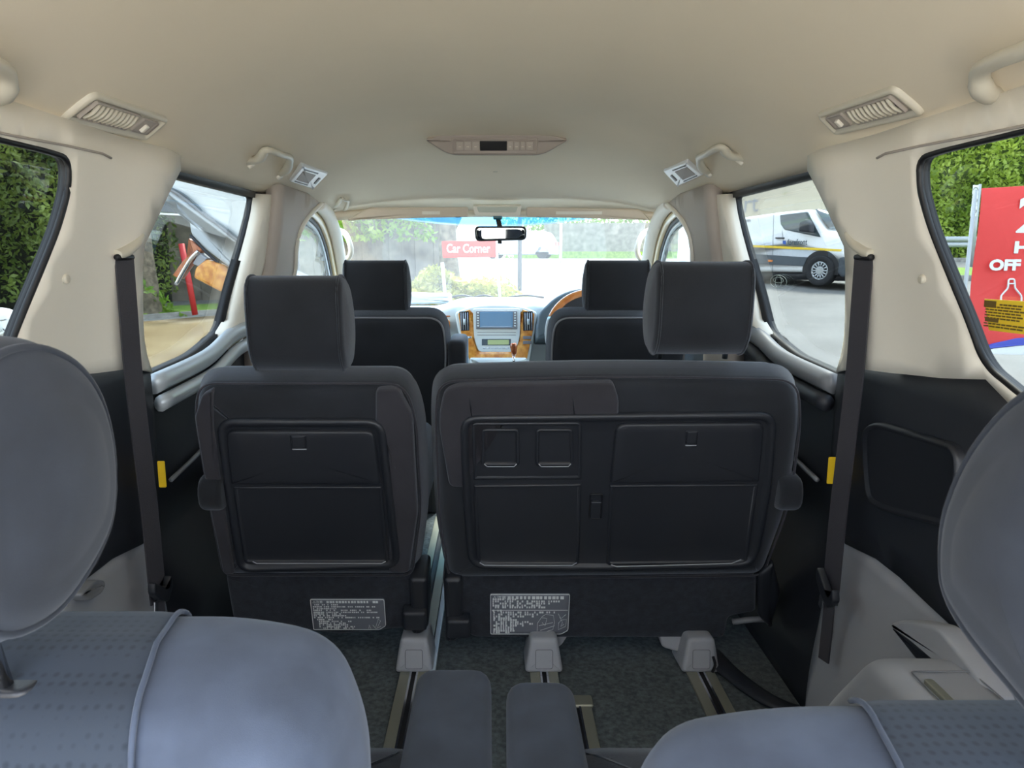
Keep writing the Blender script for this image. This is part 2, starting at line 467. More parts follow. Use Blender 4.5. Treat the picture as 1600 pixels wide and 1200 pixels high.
# sliding doors: frame, panel, glass
for s, nm, n in ((-1, 'left', 1), (1, 'right', 2)):
    def dz(u, v, s=s, o=.045): return (s * (side(v, u) + o), u, v)
    wf = ys([(1143, 309), (1196, 516), (1240, 553), (1306, 583)], .045)
    hole = rpoly([wf[0], wf[1], wf[2], wf[3], (1.47, wf[3][1] - .005), (1.47, .188), (1.75, .188)], [.02, .05, .05, .02, 0, 0, 0], 4)
    Yf = 2.62
    fr_o = [(1.43, .235), (Yf, .235), (wf[1][0] + .13, wf[1][1] - .05), (wf[1][0], wf[1][1] - .03), (wf[2][0], wf[2][1] - .035), (1.43, wf[3][1] - .035)]
    d_ = sheet('door_%d' % n, fr_o, [hole], dz, M['black'], solid=.03, grid=.05); d_['kind'] = 'structure'; d_['label'] = 'black framed sliding door on the %s' % nm
    low = [(wf[1][0] + .13, wf[1][1] - .05), (wf[1][0], wf[1][1] - .03), (wf[2][0], wf[2][1] - .035), (1.3, wf[3][1] - .035), (1.3, -1.05), (2.62, -1.05), (2.62, -.25)]
    def pz(u, v, s=s): return (s * (side(v, u) + .03 - .02 * math.exp(-((v + .50) / .10) ** 2)), u, v)
    sheet('door_panel', low, [], pz, M['dark'], d_, solid=.04, grid=.05)
    # sill ledge; the left one is painted silver for the sky light on it
    sill = smooth_path([V((s * (side(z) + .015), y, z - .012)) for y, z in [(wf[1][0] + .25, wf[1][1] + .01)] + wf[1:3] + [(1.66, wf[3][1] - .004)]], 5)
    otube('sill', sill, .020, M['silver'] if s < 0 else M['greymid'], d_, n=12, ry=.024)
    otube('sill_lip', [p + V((-s * .014, 0, -.045)) for p in sill], .016, M['silver'] if s < 0 else M['darksoft'], d_, n=10, ry=.02)  # left lip silver as well, sky light put into its colour
    otube('pull_line', smooth_path([V((s * .765, y, z)) for y, z in ((1.68, -.515), (1.85, -.495), (2.2, -.44))], 5), .006, M['greymid'], d_, n=6)
    gl = sheet('window_%d' % (n + 2), [(1.44, .21), (2.56, .21), (2.4, -.30), (1.44, -.32)], [], lambda u, v, s=s: (s * (side(v, u) + .06), u, v), M['glass'], solid=.004, grid=.1)
    gl['kind'] = 'structure'

# B pillars and the strip of front door in front of them
for s, nm, n in ((-1, 'left', 1), (1, 'right', 2)):
    def mpx(L): return [(x if s > 0 else 2 * VX - x, y) for x, y in L]
    def bz(o): return lambda u, v: (s * (side(v, u) + o), u, v)
    a = ys([(1040, 316), (1062, 338), (1076, 362), (1082, 390), (1085, 430), (1100, 520)], -.02)
    b = ys([(1104, 303), (1108, 350), (1116, 420), (1140, 520)], -.02)
    t_ = sheet('trim_%d' % n, [(a[0][0], .235)] + a + [(a[-1][0], -1.05), (b[-1][0], -1.05)] + b[::-1] + [(b[0][0], .235)], [], bz(-.02), M['taupe'], solid=.05, grid=.05)  # taupe puts the pillar's shading into the trim colour
    t_['kind'] = 'structure'; t_['label'] = 'taupe pillar trim behind the %s front door' % nm
    edge = [V((s * (side(z, y) - .022), y, z)) for y, z in smooth_path([V((y, z, 0)) for y, z in a], 4) for y, z in [(y, z)]] if False else [V((s * (side(q.y, q.x) - .020), q.x, q.y)) for q in smooth_path([V((y, z)).to_3d() for y, z in a], 4)]
    otube('pillar_edge', edge, .010, M['cream'], t_, n=8)
    c = ys([(1106, 304), (1110, 350), (1122, 420), (1148, 520)], .0)
    d = ys([(1122, 304), (1142, 400), (1168, 500), (1180, 520)], .0)
    t2 = sheet('trim_%d' % (n + 2), c + [(d[-1][0], d[-1][1] - .05)] + d[::-1], [], bz(.012), M['cream'], solid=.04, grid=.05)
    t2['kind'] = 'structure'; t2['label'] = 'cream inner frame along the front edge of the %s sliding door' % nm
    # A pillar trim, painted door edge and seals curving from roof to dash
    def curve(L, off): return smooth_path([V((s * (side(z, y) + off), y, z)) for y, z in L], 6)
    base = [(2.95, .215), (3.12, .185), (3.30, .11), (3.48, 0.01), (3.66, -.10), (3.85, -.22)]
    ap = raw('trim_%d' % (n + 4), *tube(curve(base, -.005), .030, 12, .026), M['cream']); ap['kind'] = 'structure'; ap['label'] = 'cream windscreen pillar trim on the %s' % nm
    otube('door_edge', curve([(y, z - .030) for y, z in base], .026), .017, M['gold'], ap, n=8)['label'] = 'champagne gold painted edge'
    otube('door_seal', curve([(y, z - .052) for y, z in base], .034), .010, M['black'], ap, n=8)
    otube('window_channel', curve([(y, z - .068) for y, z in base], .037), .008, M['silver'], ap, n=8)
    otube('door_seal', curve([(y, z - .082) for y, z in base], .04), .006, M['black'], ap, n=8)
    fg = sheet('window_%d' % (n + 4), [(2.70, .2), (3.1, .14), (3.30, .03), (3.75, -.27), (2.70, -.27)], [], lambda u, v: (s * (side(v, u) + .03), u, v), M['gfront'], solid=.004, grid=.1)
    fg['kind'] = 'structure'
    dp = sheet('door_%d' % (n + 2), [(2.55, -.27), (3.85, -.27), (3.95, -1.05), (2.55, -1.05)], [], lambda u, v: (s * (side(v, u) + .02), u, v), M['dashdk'], solid=.05, grid=.1)
    dp['kind'] = 'structure'
    # outside door mirror of this vehicle
    mr = thing('door_mirror', 'door mirror outside the %s front window of the vehicle' % nm, 'mirror', (s * .93, 3.45, -.26))
    fm = Frame((s * .93, 3.45, -.18), (1, 0, 0), (0, 0, 1))
    relief('mirror_shell', fm, rect(-.085, -.075, .085, .075, .04), slab(-.09, 0, .03), M['gold'], mr, b0=-.02)
    relief('mirror_glass', fm, rect(-.075, -.065, .075, .065, .03), slab(0, .003, .001), M['mirror'], mr)
    MB().tube([(s * .76, 3.47, -.25), (s * .90, 3.47, -.24)], .02, 8).build('mirror_arm', M['black'], mr)

# windscreen with its blue shade band
WB, WT = V((0, 4.16, -.27)), V((0, 3.37, .225))
frw = Frame((0, WB.y, WB.z), (1, 0, 0), WT - WB)
H = (WT - WB).length
def wwarp(u, v, w): return (u, v, w - .10 * (u / .7) ** 2)
wp = dens([V(p) for p in ((-.78, 0), (.78, 0), (.74, H), (-.74, H))], .08)
ws = sheet('window_7', [(-.78, 0), (.78, 0), (.72, H), (-.72, H)], [], lambda u, v: frw.pt(*wwarp(u, v, 0)), M['wscreen'], solid=.005, grid=.1); ws['kind'] = 'structure'
sheet('shade_band', [(-.71, H * .855), (.71, H * .855), (.705, H), (-.705, H)], [], lambda u, v: frw.pt(*wwarp(u, v, .004)), M['band'], ws, solid=.001, grid=.05)['label'] = 'blue tinted shade band along the top of the windscreen'
hd = raw('trim_7', *tube([V((x, 3.335 - .09 * (x / .7) ** 2, .205 - .02 * (x / .7) ** 2)) for x in [-.70 + .07 * i for i in range(21)]], .028, 8, .022), M['liner']); hd['kind'] = 'structure'

# ------------------------------------------------------------------ floor fittings
def rail(name, x0, y0, y1, label, cap=False):
    t = thing(name, label, 'seat rail', (x0, (y0 + y1) / 2, FLOOR), 'slotted seat rails in the carpet')
    for s in (-1, 1):
        MB().box((x0 + s * .023 - .013, y0, FLOOR - .002), (x0 + s * .023 + .013, y1, FLOOR + .006)).build('rail_strip', M['rail'], t, smooth=False, bevel=.0015)
    MB().box((x0 - .009, y0, FLOOR - .002), (x0 + .009, y1, FLOOR + .0015)).build('rail_slot', M['black'], t, smooth=False)
    for s in (-1, 1):
        MB().box((x0 + s * .008 - .0025, y0, FLOOR - .002), (x0 + s * .008 + .0025, y1, FLOOR + .007)).build('slot_lip', M['chrome'], t, smooth=False)
    if cap:
        MB().box((x0 - .042, y1 - .01, FLOOR - .002), (x0 + .042, y1 + .035, FLOOR + .010)).build('end_cap', M['rail'], t, bevel=.006)
    return t
rail('seat_rail', -.205, .6, 2.9, 'slotted metal floor rail under the left second-row seat')
rail('seat_rail', .128, 1.5, 2.9, 'slotted metal floor rail running under the middle bracket of the bench')
rail('seat_rail', .195, .6, 1.60, 'short floor rail with a capped end beside the right armrest', True)
rail('seat_rail', .53, .6, 2.9, 'slotted metal floor rail under the outer bracket of the bench')
tag(MB().box((-.166, 1.55, FLOOR - .001), (-.150, 2.9, FLOOR + .012)).build('floor_strip', M['silver'], bevel=.003), 'pale metal strip between carpets in the gap between second-row seats', 'strip')
sp = [V((.62 + .13 * t ** 1.6, 2.05 - .62 * t, FLOOR + .02)) for t in [i / 10 for i in range(11)]]
tag(otube('step_trim', [V((.58, 1.83, -1.04)), V((.605, 1.72, -1.04)), V((.65, 1.62, -1.04)), V((.71, 1.56, -1.04)), V((.755, 1.54, -1.04))], .032, M['darksoft'], sm=5, ry=.012), 'curved dark grey step trim beside the right bench corner', 'trim')

# ------------------------------------------------------------------ second row
S2 = Frame((0, 1.62, -.22), (1, 0, 0), (0, -.14, .63))
def spx(L, w=0): return [S2.px(x, y, w) for x, y in L]
def head_profile(c, hgt, dep, lean=0, n=8):
    """D-shaped side outline of a headrest: nearly flat back, bulging front, in (forward, up)"""
    a = [(-.50, -.30), (-.52, .0), (-.48, .34), (-.34, .50), (0.0, .50), (.30, .36), (.48, .05), (.44, -.24), (.22, -.46), (-.10, -.52), (-.34, -.48)]
    P = [(c[0] + x * dep - lean * y * hgt, c[1] + y * hgt) for x, y in a]
    return [V((q.x, q.y)) for q in smooth_path([V((x, y, 0)) for x, y in P], 3, True)]
def headrest(parent, x0, x1, y, z, hgt, dep, fab, posts=0, lean=.12, base=None, r=.016):
    fr = Frame((x0, y, z), (0, 1, 0), (0, 0, 1))      # w points to +X
    P = head_profile((0, 0), hgt, dep, lean)
    # frame w axis: u x v = y x z = +x
    h = relief('headrest', fr, P, slab(0, x1 - x0, r, 4), fab, parent, b0=-.008, b1=.008, rings=5)
    for x in (0.010, x1 - x0 - .010):
        otube('piping', [fr.pt(p.x, p.y, x) for p in inset(P, -.0005)], .0028, fab, h, n=6, closed=True)
    if posts:
        for k in (-1, 1):
            xc = (x0 + x1) / 2 + k * posts
            p = MB().tube([(xc, y, z - hgt * .3), (xc, y + .012, base - .02)], .0065, 10).build('headrest_post', M['chrome'], parent)
            relief('post_collar', Frame((xc, y + .01, base - .006), (1, 0, 0), (0, 1, 0)), rect(-.026, -.016, .026, .016, .014), slab(0, .014, .006), M['greymid'] if posts > .06 else M['chrome'], parent)
    return h
def line_rect(fr, P, w, r, name, m, parent):
    return otube(name, [fr.pt(p[0], p[1], w) for p in P], r, m, parent, n=6, closed=True)
SHP = M['shell']
def recess(name, fr, P, parent, depth=.010, lip=.004, m=None, rim=.003):
    """a shallow moulded tray: raised lip running into a sunken field"""
    return relief(name, fr, P, [(0, .000), (.0005, lip), (.004, lip + .001), (.007, lip), (.011, -depth * .2), (.014, -depth), (.016, -depth)], m or SHP, parent, cap0=False, b1=0)
def tray_lid(fr, P, parent, latch, up=.010):
    l = relief('tray_lid', fr, P, [(0, -.004), (0, up * .6), (.003, up), (.006, up + .001)], SHP, parent, cap0=False)
    a, b, c, d = latch
    relief('latch', fr, rect(a, b, c, d, .003), [(0, up), (0, up + .002), (.001, up + .003), (.0025, up + .003), (.003, up - .002)], M['dark'], l, cap0=False)
    relief('latch_button', fr, rect(a + .0035, b + .006, c - .0035, d - .001, .002), slab(up - .002, up + .006, .0015, 2), M['shell'], l)
    MB().tube([fr.pt(a + .003, b + .0005, up + .003), fr.pt(c - .002, b + .0005, up + .003)], .0014, 6).build('latch_edge', M['greylt'], l)
    return l
def label_plate(fr, u0, v0, u1, v1, parent, lines, pics, label, split=None):
    """notice with a header, rows of tiny unreadable print and small line drawings"""
    w = .0035
    P = rpoly([(u0, v0), (u1 - .018, v0), (u1, v0 + .013), (u1, v1), (u0, v1)], .005, 3)
    p = relief('notice', fr, P, [(0, 0), (0, w)], M['labelbg'], parent, cap0=False); p['label'] = label
    otube('notice_border', [fr.pt(q[0], q[1], w) for q in inset([V(q) for q in P], .001)], .0011, M['white'], p, n=4, closed=True)
    mb = MB(); rnd = random.Random(len(lines))
    Ht = v1 - v0; L = u1 - u0
    text('header', '△注意', fr, Ht * .085, M['white'], p, u=u0 + L * .03, v=v1 - Ht * .13, w=w, thick=.0006)
    row = lambda y, a, b, h, dens_=.75: [mb.box((x, y, w), (x + rnd.uniform(.5, 1) * h, y + h, w + .0005), fr) for x in [a + i * h * 1.15 for i in range(int((b - a) / (h * 1.15)))] if rnd.random() < dens_]
    row(v1 - Ht * .125, u0 + L * .22, u0 + L * .95, Ht * .07, .92)
    for y, a, b in lines: row(v0 + Ht * y, u0 + L * a, u0 + L * b, Ht * .042)
    if split: mb.box((u0 + L * .02, v0 + Ht * split, w), (u1 - L * .02, v0 + Ht * (split + .012), w + .0005), fr)
    for pic in pics:
        P3 = [fr.pt(u0 + L * x, v0 + Ht * y, w + .0003) for x, y in pic]
        mb.tube(P3, .0005, 4)
    mb.build('print', M['white'], p, smooth=False)
    return p
LINES1 = [(.80, .03, .40), (.735, .03, .88), (.675, .03, .36), (.62, .03, .88), (.555, .03, .92), (.50, .03, .42), (.445, .03, .50), (.385, .03, .97), (.32, .07, .33), (.26, .09, .56), (.20, .09, .48), (.145, .09, .55), (.085, .09, .62), (.035, .09, .60)]
LINES2 = [(.85, .03, .35), (.80, .03, .90), (.75, .03, .78), (.70, .03, .68), (.655, .03, .72), (.575, .03, .20), (.53, .04, .85), (.48, .04, .62), (.43, .04, .58), (.385, .04, .32), (.34, .04, .40), (.29, .04, .50), (.245, .04, .58), (.20, .04, .46), (.155, .04, .34), (.11, .04, .36), (.07, .04, .32), (.03, .04, .28)]
PIC1 = [[(.76, .04), (.77, .17), (.79, .04)], [(.82, .16), (.86, .04), (.93, .12)], [(.86, .10), (.90, .36), (.93, .30), (.88, .08)]]
PIC2 = [[(.60, .05), (.60, .28), (.66, .45), (.70, .50), (.80, .48), (.82, .30), (.80, .12), (.66, .04)], [(.62, .22), (.80, .30)], [(.64, .10), (.82, .22)], [(.66, .30), (.70, .22), (.72, .40), (.66, .42)], [(.86, .52), (.90, .40), (.96, .50)], [(.87, .30), (.87, .12), (.96, .20), (.97, .38), (.90, .36), (.87, .28)], [(.88, .44), (.92, .30), (.90, .20), (.94, .26)]]
def bracket(x, y, parent, w=.052, lid=True, label=None):
    """grey foot cover that stands on a floor rail"""
    fr = Frame((x, y, FLOOR + .004), (1, 0, 0), (0, .10, 1))
    b = relief('foot_cover', fr, rpoly([(-w * .96, 0), (w * .96, 0), (w * .66, .092), (-w * .66, .092)], .012), slab(-.12, 0, .010), M['greylt'], parent)
    if label: b['label'] = label
    line_rect(fr, rect(-.022, .012, .022, .062, .006), .0008, .0009, 'cover_seam', M['greymid'], b)
    return b
def recliner(fr, u, v0, v1, parent, s):
    """dark hinge cover beside the seat skirt"""
    P = rpoly([(u - .024, v1), (u + .024, v1), (u + .020, v0 + .02), (u, v0), (u - .024, v0)], .014)
    h = relief('hinge_cover', fr, P, slab(-.10, .012, .012), M['shell'], parent)
    relief('hinge_box', fr, rect(u - .030 - s * .012, v0 + .028, u + .030 - s * .012, v0 + .086, .008), slab(-.01, .030, .008), M['darksoft'], h)
    return h
def back_bolster(name, fr, P, fab, parent, D=.15):
    return relief(name, fr, P, slab(-D, 0, .042, 5, out=.012), fab, parent, rings=6, b1=.004, step=.04)

# left single seat
sl = thing('second_row_seat', 'black velour single second-row seat on the left with one folding tray on its back', 'car seat', (-.43, 1.85, FLOOR + .004))
PL = rpoly(spx([(299, 648), (306, 600), (632, 600), (652, 655), (660, 800), (646, 906), (345, 906), (322, 790)]), [.06, .075, .075, .05, .05, .035, .035, .05], 6)
bk = back_bolster('backrest', S2, PL, M['fabric'], sl)
bk['label'] = 'black velour backrest'
sd = relief('side_panel', S2, rpoly(spx([(587, 607), (622, 605), (645, 650), (653, 800), (640, 893), (608, 893), (606, 700), (587, 665)]), .012, 4), [(0, -.03), (.001, .004), (.004, .008), (.006, .0085)], M['fabric2'], bk, cap0=False)
sd['label'] = 'brownish charcoal velour side section'
relief('side_panel', S2, rpoly(spx([(305, 650), (316, 615), (334, 606), (335, 662), (342, 720), (368, 896), (350, 896), (328, 790)]), .010, 4), [(0, -.03), (.001, .004), (.004, .008), (.006, .0085)], M['fabric2'], bk, cap0=False)['label'] = 'brownish charcoal velour side section'
otube('piping', [S2.pt(p[0], p[1], -.012) for p in inset([V(q) for q in PL], -.0005 + .0045)], .0030, M['fabric2'], bk, n=6, closed=True)
sh = relief('back_panel', S2, rpoly(spx([(338, 652), (602, 652), (628, 885), (372, 892)]), [.045, .045, .045, .045], 6), [(0, .002), (.001, .010), (.004, .014), (.010, .015), (.016, .013), (.020, .007), (.022, .006)], SHP, sl, cap0=False)
tray_lid(S2, rpoly(spx([(355, 669), (586, 669), (596, 753), (364, 753)]), [.022, .022, .004, .004]), sh, (*S2.px(458, 697), *S2.px(481, 675)), .015)
recess('lower_recess', S2, rpoly(spx([(366, 757), (597, 757), (608, 877), (384, 877)]), [.005, .005, .014, .014]), sh, .004, .010)
q = spx([(398, 871), (404, 874), (598, 874), (604, 871)]); MB().tube([S2.pt(a, b, .017) for a, b in q], .0014, 6).build('recess_edge', M['greylt'], sh)  # light grey tube paints the highlight along the recess's bottom edge
sk = relief('seat_skirt', S2, rpoly(spx([(350, 903), (648, 903), (640, 985), (530, 996), (362, 972)]), .012), slab(-.16, -.008, .01), M['skirt'], sl)
a, b = S2.px(489, 986); c, d = S2.px(600, 938)
label_plate(Frame(S2.pt(0, 0, -.008), S2.u, S2.v), a, b, c, d, sk, LINES1, PIC1, 'grey notice with white print, one bottom corner cut off')
recliner(S2, S2.px(654, 900)[0], S2.px(654, 988)[1], S2.px(654, 900)[1], sl, 1)
bracket(-.205, 1.735, sl)
relief('seat_cushion', Frame((-.43, 1.80, -.70), (1, 0, 0), (0, 1, 0)), rect(-.25, .0, .25, .50, .06), slab(0, .20, .05), M['fabric'], sl, b1=.01)
relief('armrest', Frame((-.70, 1.66, -.55), (0, 1, 0), (0, 0, 1)), rect(0, -.045, .40, .045, .044), slab(-.0, .055, .012), M['fabric'], sl)
headrest(sl, -.562, -.340, 1.735, -.148, .215, .168, M['fabric'], .085, .10, S2.pt(0, 0)[2] - .012, .018)

# right bench for two
sr = thing('second_row_bench', 'wide black velour second-row bench on the right with two cup recesses on its back', 'car seat', (.28, 1.85, FLOOR + .004))
PR = rpoly(spx([(677, 655), (682, 597), (960, 588), (1252, 594), (1257, 660), (1240, 790), (1196, 906), (700, 912), (684, 820)]), [.06, .055, .3, .075, .05, .08, .035, .035, .05], 6)
bk = back_bolster('backrest', S2, PR, M['fabric'], sr)
ms = relief('centre_section', S2, rpoly(spx([(684, 655), (694, 608), (720, 600), (958, 596), (967, 620), (966, 648), (742, 652), (725, 672), (727, 760), (702, 760)]), [.04, .02, .03, .01, .02, .005, .01, .01, .005, .02], 4), [(0, -.03), (.001, .004), (.004, .008), (.006, .0085)], M['fabric2'], bk, cap0=False)
ms['label'] = 'brownish charcoal velour section of the middle place'
for px in (733, 893):
    u0, v0 = S2.px(px, 600); u1, v1 = S2.px(px + 4, 648)
    MB().tube([S2.pt(u0, v0 - .006, .000), S2.pt((u0 + u1) / 2, (v0 + v1) / 2,   .0095), S2.pt(u1, v1,   .0095)], .0013, 6).build('stitching', M['dark'], ms)
otube('piping', [S2.pt(p[0], p[1], -.012) for p in inset([V(q) for q in PR], -.0005 + .0045)], .0030, M['fabric2'], bk, n=6, closed=True)
sh = relief('back_panel', S2, rpoly(spx([(718, 646), (1000, 643), (1213, 641), (1205, 760), (1180, 884), (950, 890), (732, 886), (722, 760)]), [.045, .3, .045, .2, .05, .3, .05, .2], 6), [(0, .002), (.001, .010), (.004, .014), (.010, .015), (.016, .013), (.020, .007), (.022, .006)], SHP, sr, cap0=False)
tray_lid(S2, rpoly(spx([(962, 658), (1192, 656), (1184, 749), (952, 751)]), [.024, .024, .004, .004]), sh, (*S2.px(1066, 691), *S2.px(1089, 668)), .015)
recess('lower_recess', S2, rpoly(spx([(952, 755), (1183, 753), (1165, 877), (946, 880)]), [.005, .005, .016, .014]), sh, .004, .010)
recess('left_recess', S2, rpoly(spx([(737, 658), (908, 657), (908, 746), (740, 747)]), [.014, .014, .004, .004]), sh, .002, .009)
recess('lower_recess', S2, rpoly(spx([(740, 755), (908, 753), (904, 880), (746, 880)]), [.005, .005, .014, .014]), sh, .004, .010)
for x0, x1 in ((752, 812), (836, 896)):
    recess('cup_recess', S2, rpoly(spx([(x0 + 1, 667), (x1 - 1, 667), (x1, 725), (x0, 725)]), .012), sh, .002, .011)
    q = spx([(x0 + 5, 720), (x0 + 9, 724), (x1 - 9, 724), (x1 - 5, 720)]); MB().tube([S2.pt(a, b, .016) for a, b in q], .0012, 6).build('recess_edge', M['greylt'], sh)
for q in (spx([(750, 873), (757, 877), (893, 877), (900, 873)]), spx([(953, 876), (962, 879), (1140, 874), (1155, 868)])):
    MB().tube([S2.pt(a, b, .017) for a, b in q], .0014, 6).build('recess_edge', M['greylt'], sh)
lt = relief('release_slot', S2, rect(*S2.px(919, 808), *S2.px(941, 769), .004), [(0, .004), (0, .009), (.002, .010), (.003, .002)], M['black'], sh, cap0=False)
relief('release_lever', S2, rect(*S2.px(921, 806), *S2.px(939, 780), .003), slab(0, .013, .003), SHP, lt)
sk = relief('seat_skirt', S2, rpoly(spx([(690, 905), (1185, 905), (1183, 960), (1140, 968), (1134, 1001), (742, 1001), (700, 975)]), .012), slab(-.16, -.008, .01), M['skirt'], sr)
a, b = S2.px(766, 993); c, d = S2.px(891, 930)
label_plate(Frame(S2.pt(0, 0, -.008), S2.u, S2.v), a, b, c, d, sk, LINES2, PIC2, 'grey notice with white print and two small line drawings', .60)
recliner(S2, S2.px(708, 900)[0], S2.px(708, 1000)[1], S2.px(708, 900)[1], sr, -1)
relief('hinge_cover', S2, rpoly(spx([(1186, 900), (1210, 880), (1222, 930), (1205, 985), (1186, 965)]), .01), slab(-.12, -.002, .01), M['shell'], sr)
otube('hinge_metal', [S2.pt(*S2.px(1150, 984), -.03), S2.pt(*S2.px(1180, 976), -.02), S2.pt(*S2.px(1204, 980), -.03)], .008, M['greymid'], sr, sm=4)
bracket(.128, 1.735, sr)
relief('foot_wing', Frame((.127, 1.81, FLOOR + .004), (1, 0, 0), (0, 0, 1)), rpoly([(0, .02), (.05, .03), (.068, .06), (.075, .12), (0, .12)], .012), slab(-.05, 0, .006), M['greylt'], sr)
b3 = bracket(.530, 1.735, sr)
relief('foot_wing', Frame((.532, 1.80, FLOOR + .004), (1, 0, 0), (0, 0, 1)), rpoly([(0, .01), (-.045, .02), (-.09, .035), (-.095, .07), (-.13, .115), (0, .12)], .012), slab(-.05, 0, .006), M['greylt'], sr)
otube('cable', [V((.556, 1.727, FLOOR + .055)), V((.561, 1.722, FLOOR + .035)), V((.556, 1.725, FLOOR + .014))], .004, M['black'], sr, n=6, sm=4)
relief('seat_cushion', Frame((.28, 1.80, -.70), (1, 0, 0), (0, 1, 0)), rect(-.40, .0, .40, .50, .06), slab(0, .20, .05), M['fabric'], sr, b1=.01)
relief('armrest', Frame((.675, 1.66, -.55), (0, 1, 0), (0, 0, 1)), rect(0, -.045, .40, .045, .044), slab(-.0, .055, .012), M['fabric'], sr)
headrest(sr, .363, .585, 1.735, -.112, .207, .168, M['fabric'], .078, .10, S2.pt(0, 0)[2] + .006, .018)

# ------------------------------------------------------------------ front row
def front_seat(x, label, arm):
    t = thing('front_seat', label, 'car seat', (x, 2.9, FLOOR), 'front seats')
    fr = Frame((x, 2.76, -.24), (1, 0, 0), (0, -.14, .63))
    back_bolster('backrest', fr, rpoly([(-.25, .03), (.25, .03), (.262, -.1), (.25, -.55), (-.25, -.55), (-.262, -.1)], [.07, .07, .05, .05, .05, .05], 6), M['fabric'], t, .16)
    P = rpoly([(-.245, .02), (.245, .02), (.255, -.1), (.24, -.5), (-.24, -.5), (-.255, -.1)], [.06, .06, .05, .05, .05, .05], 6)
    otube('piping', [fr.pt(p[0], p[1], -.014) for p in P], .004, M['greymid'], t, n=6, closed=True)
    relief('seat_cushion', Frame((x, 2.92, -.70), (1, 0, 0), (0, 1, 0)), rect(-.25, 0, .25, .48, .06), slab(0, .18, .05), M['fabric'], t)
    relief('seat_base', Frame((x, 2.94, FLOOR), (1, 0, 0), (0, 1, 0)), rect(-.2, 0, .2, .4, .02), slab(0, .38, .01), M['dark'], t)
    headrest(t, x - .13, x + .115, 2.85, -.105, .195, .12, M['fabric'], .065, .10, -.225, .018)
    if arm:
        relief('armrest', Frame((x + arm, 2.82, -.36), (0, 1, 0), (0, 0, 1)), rect(-.03, -.10, .28, .055, .05), slab(0, .07, .02), M['fabric'], t)
    return t
front_seat(-.44, 'black front passenger seat on the left with its inner armrest folded up beside it', .262)
front_seat(.475, 'black driver seat behind the steering wheel on the right', 0)

